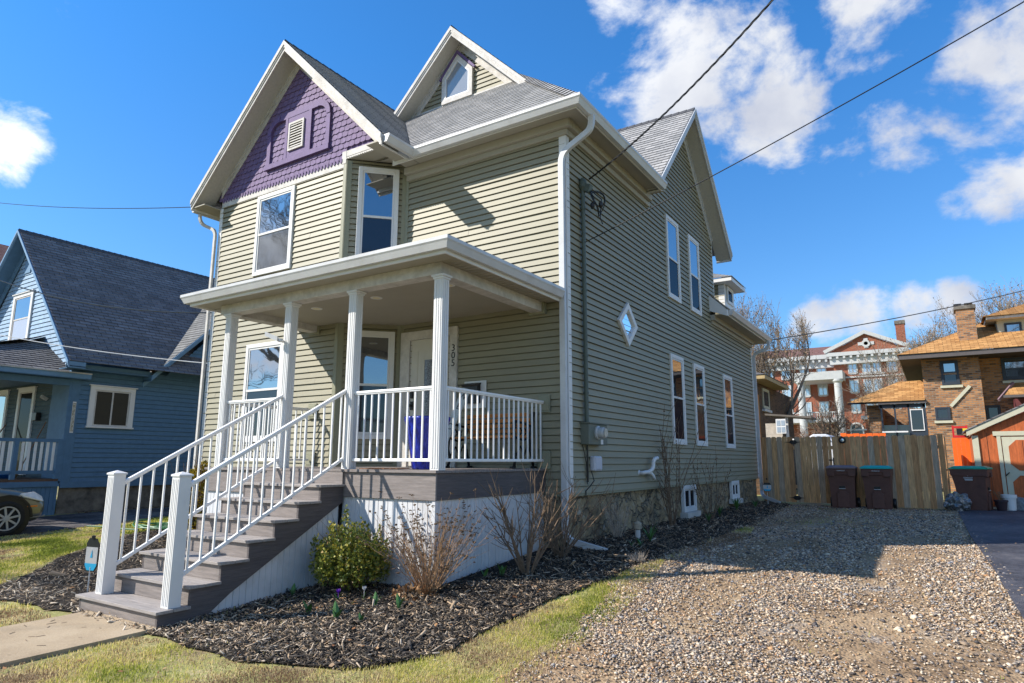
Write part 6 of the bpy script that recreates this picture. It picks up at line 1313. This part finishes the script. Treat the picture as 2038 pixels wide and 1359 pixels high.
# ================================================================== SMALL GARDEN THINGS
P = thing('path_light', 'small round capped pipe light standing in the mulch by the foundation', 'light', (.46, 1.28, mound(.46, 1.28)))
z = mound(.46, 1.28); MB().tube([(.46, 1.28, z-.05), (.46, 1.28, z+.14)], .038, 14).build('pipe', GUT, P); MB().lathe((.46, 1.28, z+.13), [(.045, 0), (.06, .01), (.06, .09), (.052, .10), (.03, .105), (.03, .12), (0, .12)], 14).build('cap', mat('weathered beige cap', (.36, .31, .23), .8, .3, 20), P)
def yard_sign(x, y, zg, s, rot, label, h0=.22):
    P = thing('yard_sign', label, 'sign', (x, y, zg)); 
    def oc(k, y0, m, nm, zlo=-1, zhi=1, th=.004):
        w, hh, c = .105*s*k, .185*s*k if not rot[1] else .105*s*k, .06*s*k
        pts = [(-w+c*.7, -hh), (w-c*.7, -hh), (w, -hh+c), (w, hh-c), (w-c*.7, hh), (-w+c*.7, hh), (-w, hh-c), (-w, -hh+c)]
        def cl(P_, lim, up):
            out = []
            for i in range(len(P_)):
                a, b_ = P_[i], P_[(i+1) % len(P_)]; da = (a[1]-lim)*(1 if up else -1); db = (b_[1]-lim)*(1 if up else -1)
                if da >= 0: out.append(a)
                if (da > 0) != (db > 0): t = da/(da-db); out.append((a[0]+(b_[0]-a[0])*t, lim))
            return out
        pts = cl(cl(pts, zlo*hh, True), zhi*hh, False)
        cx, sx = math.cos(rot[0]), math.sin(rot[0]); C = Vector((x, y, zg+h0+.185*s))
        U = Vector((cx, sx, 0)); Nn = Vector((sx, -cx, 0)); return MB().prism([C+U*p+Vector((0, 0, q))+Nn*y0 for p, q in pts], -Nn*th).build(nm, m, P, uv=False)
    oc(1, 0, BLK, 'sign_board', th=.006); oc(.93, .003, mat('pale sign face', (.50, .48, .46), .5, .03), 'sign_face', -1, .5, .002)
    oc(.93, .0032, mat('cyan band', (.02, .38, .62), .5, .03), 'sign_band', -1, -.55, .0021)
    C = Vector((x, y, zg+h0+.185*s)); cx, sx = math.cos(rot[0]), math.sin(rot[0]); U = Vector((cx, sx, 0)); Nn = Vector((sx, -cx, 0))
    MB().prism([C+Nn*.006+U*-.015*s+Vector((0, 0, -.03*s)), C+Nn*.006+U*.02*s+Vector((0, 0, -.03*s)), C+Nn*.006+U*.012*s+Vector((0, 0, .06*s))], Nn*.001).build('sign_mark', MATS['cyan band'], P)
    MB().tube([(x, y, zg-.05), (x, y, zg+h0+.05)], .008*s, 6).build('stake', GUT, P); MB().lathe((x, y, zg+h0+.37*s), [(.022, -.01), (.022, .03), (.0, .035)], 8).build('sign_clip', BLK, P)
yard_sign(-4.05, -4.17, moundL(-4.05, -4.17), 1., (R(10), 0), 'narrow eight sided security sign on a stake left of the stairs')
yard_sign(.50, 10.1, mound(.5, 10.1), 1.05, (R(12), 1), 'small octagonal security sign at the far corner of the house', .26)
P = thing('garden_hose', 'coiled green garden hose lying on the lawn behind the stairs', 'hose', (-8.4, -.9, .15))
b = MB(); hz = H(-8, -1)+.03
for q in range(4): rr = .30+.05*q; b.tube([(-8.1+rr*1.5*math.cos(a), -1.0+rr*math.sin(a), hz+.02*q+.07*max(0, math.sin(a*1.5+q))) for a in [k*.35+q for k in range(19)]], .014, 6)
b.tube([(-8.3, -1.35, hz), (-8.9, -1.5, hz), (-9.4, -1.4, hz), (-9.8, -1.55, hz)], .014, 6).build('hose_coil', mat('green hose', (.05, .17, .06), .45, .15, 9), P)
# ================================================================== OVERHEAD WIRES
def wire(label, a, b_, sag, r, m=BLK, twist=0, name='overhead_cable'):
    a, b_ = Vector(a), Vector(b_); K = 40; L = []
    for k in range(K+1): t = k/K; p = a.lerp(b_, t); p.z -= sag*4*t*(1-t); L.append(p)
    o = MB()
    if twist:
        for ph in range(3):
            Q = []
            for k in range(K*6+1): t = k/(K*6); p = a.lerp(b_, t); p.z -= sag*4*t*(1-t); an = t*twist*6.283+ph*2.094; Q.append(p+Vector((0, math.cos(an), math.sin(an)))*r*1.1)
            o.tube(Q, r*.8, 4)
    else: o.tube(L, r, 5)
    o = o.build(name, m, None, uv=False); tag(o, label, 'cable'); return o
W1 = (4.86, -2.68, 6.74); W2 = (7.61, -.17, 7.03); W3 = (8.8, 21.6, 7.9); W3s = .12; W4 = (-20.1, -1.15, 9.37); W5a = (-7.6, -.68, 4.37); W5b = (-16.85, -2.1, 6.53); W6a = (-7.6, -.69, 3.345); W6b = (-15.3, -2.6, 4.65)
wire('twisted service cable dropping from the top of the sky to the side wall conduit', (.16, .47, 5.78), W1, .25, .008, twist=14)
wire('thin straight telephone line crossing the sky at the right down to the conduit', (.10, .43, 4.76), W2, .10, .008)
wire('sagging cable from the rear gutter crossing above the far chimney to the right edge', (.5, 11.9, 5.0), W3, W3s, .016, mat('grey cable', (.10, .09, .085), .6, .1))
wire('thin level line at the left crossing the sky to the purple gable', (-7.55, -.78, 6.58), W4, .15, .009)
wire('sagging black service cable crossing the blue house roof', W5a, W5b, .35, .015)
wire('thin pale line crossing low over the blue house roof', W6a, W6b, .10, .009, MATS['white aluminium gutter'])
# ================================================================== GROUND COVER
def scatter(name, TV, TF, P, S, A, m, rnd, tilt=None, label=None, kind='stuff'):
    """many small pieces as one mesh. TV template verts, TF faces (all same length), P positions, S scale (n,3), A yaw, tilt (n,2)"""
    n = len(P); TV = np.array(TV, float); k = len(TV); V = TV[None]*S[:, None, :]
    if tilt is not None:
        for ax, t in ((0, tilt[:, 0]), (1, tilt[:, 1])):
            c, s = np.cos(t)[:, None], np.sin(t)[:, None]; o = 1-ax; a, z = V[:, :, o].copy(), V[:, :, 2].copy(); V[:, :, o] = a*c-z*s; V[:, :, 2] = a*s+z*c
    c, s = np.cos(A)[:, None], np.sin(A)[:, None]; x, y = V[:, :, 0].copy(), V[:, :, 1].copy(); V[:, :, 0] = x*c-y*s; V[:, :, 1] = x*s+y*c
    V += P[:, None, :]; F = np.array(TF); L = F.shape[1]; FF = (F[None]+(np.arange(n)*k)[:, None, None]).reshape(-1)
    me = bpy.data.meshes.new(name); me.vertices.add(n*k); me.vertices.foreach_set('co', V.reshape(-1).astype(np.float32)); nf = n*len(TF)
    me.loops.add(nf*L); me.loops.foreach_set('vertex_index', FF.astype(np.int32)); me.polygons.add(nf); me.polygons.foreach_set('loop_start', (np.arange(nf)*L).astype(np.int32))
    me.update(calc_edges=True); at = me.attributes.new('rnd', 'FLOAT', 'POINT'); at.data.foreach_set('value', np.repeat(rnd, k).astype(np.float32)); me.materials.append(m)
    o = bpy.data.objects.new(name, me); COL.objects.link(o); o['kind'] = kind
    if label: o['label'] = label
    return o
def samp(poly, n, hf, r=rng, dens=None):
    xs = [p[0] for p in poly]; ys = [p[1] for p in poly]; X = r.uniform(min(xs), max(xs), n*4); Y = r.uniform(min(ys), max(ys), n*4); k = inpoly(poly, X, Y); X, Y = X[k], Y[k]
    if dens is not None: k = r.random(len(X)) < dens(X, Y); X, Y = X[k], Y[k]
    X, Y = X[:n], Y[:n]; return np.stack([X, Y, np.array([hf(a, b) for a, b in zip(X, Y)])], 1)
def camd_(X, Y): return np.hypot(X-4.3, Y+8.19)
OCT = [(1, 0, 0), (.3, .95, .1), (-.8, .5, 0), (-.9, -.4, .05), (.2, -1, 0), (0, .1, .9), (.1, 0, -.5)]
OCTF = [(0, 1, 5), (1, 2, 5), (2, 3, 5), (3, 4, 5), (4, 0, 5), (1, 0, 6), (2, 1, 6), (3, 2, 6), (4, 3, 6), (0, 4, 6)]
PEB = matrnd('pebble', [(0, (.05, .045, .045)), (.14, (.12, .10, .09)), (.3, (.25, .19, .14)), (.45, (.42, .28, .15)), (.58, (.26, .26, .27)), (.72, (.52, .40, .27)), (.88, (.66, .56, .43)), (1, (.50, .25, .10))], .7, .3)
def patch(X, Y):
    return np.array([mn.fractal(Vector((a*.55, b*.42, 3.3)), 1, 2, 4) for a, b in zip(X, Y)])
dg = lambda X, Y: np.clip(1.5/(1+(camd_(X, Y)/5.5)**2.2), 0, 1)*np.where(patch(X, Y) > .12, .25, 1.0)*np.where(((abs(X-2.15+.12*np.sin(Y)) < .28) | (abs(X-3.75+.12*np.sin(Y*.8)) < .28)) & (patch(X*2+9, Y*.8) > -.10), .38, 1.0)
Pp = samp(GRAV_R, 115000, H, dens=dg); n = len(Pp); dd = camd_(Pp[:, 0], Pp[:, 1]); s = rng.lognormal(-4.86, .38, n)*np.clip(.8+dd/18, 1, 1.6)
scatter('gravel', OCT, OCTF, Pp+np.array([0, 0, .003]), np.stack([s*rng.uniform(.8, 1.4, n), s, s*rng.uniform(.45, .8, n)], 1), rng.uniform(0, 6.28, n), PEB, rng.random(n), rng.normal(0, .35, (n, 2)))
# mulch chips
CH = [(-1, -.5, -.3), (1, -.35, -.3), (.9, .5, -.3), (-1, .4, -.3), (-.9, -.4, .3), (1, -.3, .3), (.85, .35, .3), (-.95, .35, .3)]
CHF = [(0, 3, 2, 1), (4, 5, 6, 7), (0, 1, 5, 4), (1, 2, 6, 5), (2, 3, 7, 6), (3, 0, 4, 7)]
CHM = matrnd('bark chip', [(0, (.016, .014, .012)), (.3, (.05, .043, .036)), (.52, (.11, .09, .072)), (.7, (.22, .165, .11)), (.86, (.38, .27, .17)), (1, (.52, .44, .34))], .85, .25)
def chips(poly, n_, hf, warm, dens=None):
    P = samp(poly, n_, hf, dens=dens); n = len(P); ln = rng.lognormal(-3.80, .45, n); r = rng.random(n)
    wm = np.array([mn.noise(Vector((a*.8, b*.8, 1.0))) for a, b in P[:, :2]]); sunny = np.clip(((-P[:, 1]-3.2)/1.3), 0, 1)*np.clip((.5-P[:, 0])/1.5, 0, 1)  # chips at front left run lighter: sunlight put into their colour
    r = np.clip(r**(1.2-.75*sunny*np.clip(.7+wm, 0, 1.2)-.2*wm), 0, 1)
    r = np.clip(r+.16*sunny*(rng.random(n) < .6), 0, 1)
    P[:, 2] += rng.uniform(-.004, .022, n)
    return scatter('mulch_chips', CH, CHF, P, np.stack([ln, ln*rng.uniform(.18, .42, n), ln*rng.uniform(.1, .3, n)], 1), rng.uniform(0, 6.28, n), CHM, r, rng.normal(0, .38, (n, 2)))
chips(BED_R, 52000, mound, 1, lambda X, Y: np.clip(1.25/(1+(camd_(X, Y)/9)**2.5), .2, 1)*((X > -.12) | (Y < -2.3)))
chips(ragged([p for p in BED if p[1] < 9 and (p[0] > .3 or p[1] < -4)], .35), 5000, lambda x, y: max(mound(x, y), H(x, y))+.002, 1)
chips(BEDL_R, 12000, moundL, 1)
# grass blades, living and dead
BL = [(-.5, 0, 0), (.5, 0, 0), (.28, .25, .62), (0, .62, 1.0)]; BLF = [(0, 1, 2, 3)]
BL = [(-.5, 0, 0), (.5, 0, 0), (.3, .22, .6), (-.3, .22, .6), (0, .6, 1.0)]
GRM = matrnd('grass blade', [(0, (.17, .21, .03)), (.2, (.32, .36, .05)), (.4, (.50, .49, .10)), (.6, (.66, .56, .20)), (.8, (.75, .61, .35)), (.93, (.60, .44, .27)), (1, (.26, .17, .10))], .7, .2, trans=.5)
def grass(poly, n_, hf, hgt, dry, dens=None, name='grass'):
    d0 = dens or (lambda X, Y: np.ones(len(X)))
    P = samp(poly, n_, hf, dens=lambda X, Y: d0(X, Y)*np.clip(1.0-1.6*np.clip(patch(X*2.4+5, Y*2.4), 0, .5), .2, 1)); n = len(P); pt = np.array([mn.fractal(Vector((a*.9, b*.9, 7)), 1, 2, 3) for a, b in P[:, :2]])
    r = np.clip(rng.random(n)*.7+dry+pt*1.1, 0, 1); h = hgt*rng.lognormal(0, .3, n)*np.where(r > .75, .75, 1); w = rng.uniform(.004, .008, n)*np.clip(camd_(P[:, 0], P[:, 1])/6, 1, 3)
    F3 = [(0, 1, 2), (0, 2, 3), (3, 2, 4)]
    return scatter(name, BL, F3, P-np.array([0, 0, .004]), np.stack([w, h*rng.uniform(.3, 1.3, n), h], 1), rng.uniform(0, 6.28, n), GRM, r)
LAWNR = [(-3.0, -12), (-1.72, -12), (-1.70, -4.85), (-1.46, -4.76), (-.73, -4.83), (-.2, -4.79), (.36, -4.59), (.78, -4.21), (.92, -3.75), (.91, -3.01), (.95, -2.1), (1.07, -1.2), (1.14, -.3), (1.3, .1), (1.55, -1.0), (1.75, -2.6), (1.85, -4.2), (1.9, -8), (0, -8), (-1.7, -8)]
LAWNR = LAWNR[1:]
grass(ragged([p for p in BED if p[1] < 0 and (p[0] > .3 or p[1] < -4)], .3), 1500, H, .028, .35)
grass(LAWNR, 90000, H, .022, .26, lambda X, Y: np.where(Y < -6.2, 0, 1)*np.clip(1.1-np.clip(X-1.25, 0, 1)*1.2, .05, 1))
LAWNL = [(-3.1, -4.9), (-4.05, -4.8), (-4.6, -4.9), (-5.1, -4.79), (-5.46, -4.56), (-6.0, -4.02), (-6.86, -3.3), (-7.55, -2.5), (-8.45, -1.4), (-8.9, 2), (-11.3, 2), (-10.9, -.78), (-10.75, -1.79), (-10.4, -5.5), (-8, -6.5), (-3.1, -6.5)]
grass(LAWNL, 90000, H, .026, .16)
STRIP = [(1.0, -.9), (1.2, -.5), (1.6, .2), (1.75, 2.5), (1.4, 4.5), (1.28, 5.5), (1.25, 3.4), (1.28, 1.7), (1.24, .3), (1.1, -.4)]
grass(STRIP, 2500, H, .03, .66, name='dry_grass')
grass(GRAV, 2500, H, .018, .15, lambda X, Y: np.where(patch(X+3, Y) > .2, .9, .03), name='sparse_weeds')
# fallen leaves and twigs
DLF = [(-1, 0, 0), (-.3, -.6, .15), (.6, -.45, .05), (1, 0, .25), (.5, .5, .05), (-.4, .55, .2)]
def leaves(poly, n, hf, sz=.028):
    P = samp(poly, n, hf); n = len(P); P[:, 2] += .012; s = sz*rng.uniform(.5, 1.3, n)
    return scatter('fallen_leaves', DLF, [(0, 1, 2, 3, 4, 5)], P, np.stack([s, s*.8, s], 1), rng.uniform(0, 6.28, n), DL, rng.random(n), rng.normal(0, .3, (n, 2)))
leaves(BED, 420, mound); leaves(LAWNR, 90, H, .022); leaves(BEDL, 60, moundL, .04); leaves([(4.8, -4), (8, -4), (8, 11), (4.8, 11)], 60, lambda x, y: H(x, y)+.012, .02); leaves([(1.0, 5), (1.3, 5), (1.0, 11.2), (.1, 11.2), (.1, 5)], 260, mound, .025)
TWM = matrnd('fallen twig', [(0, (.05, .035, .025)), (1, (.22, .16, .11))])
P_ = samp([(-2.9, -6.6), (-1.8, -6.6), (-1.85, -4.9), (-2.9, -4.9)], 26, lambda x, y: H(x, y)+.024); n = len(P_); s = rng.uniform(.01, .045, n)
scatter('fallen_twigs', CH, CHF, P_, np.stack([s, s*.12+.001, s*.1+.001], 1), rng.uniform(0, 6.28, n), TWM, rng.random(n))
P_ = samp([(-14, .3), (-14, 9), (-14.45, 9), (-14.45, .3)], 900, lambda x, y: H(x, y)+.02); n = len(P_); s = rng.uniform(.02, .05, n)
scatter('debris_strip', CH, CHF, P_, np.stack([s, s*.5, s*.3], 1), rng.uniform(0, 6.28, n), TWM, rng.random(n), rng.normal(0, .3, (n, 2)))
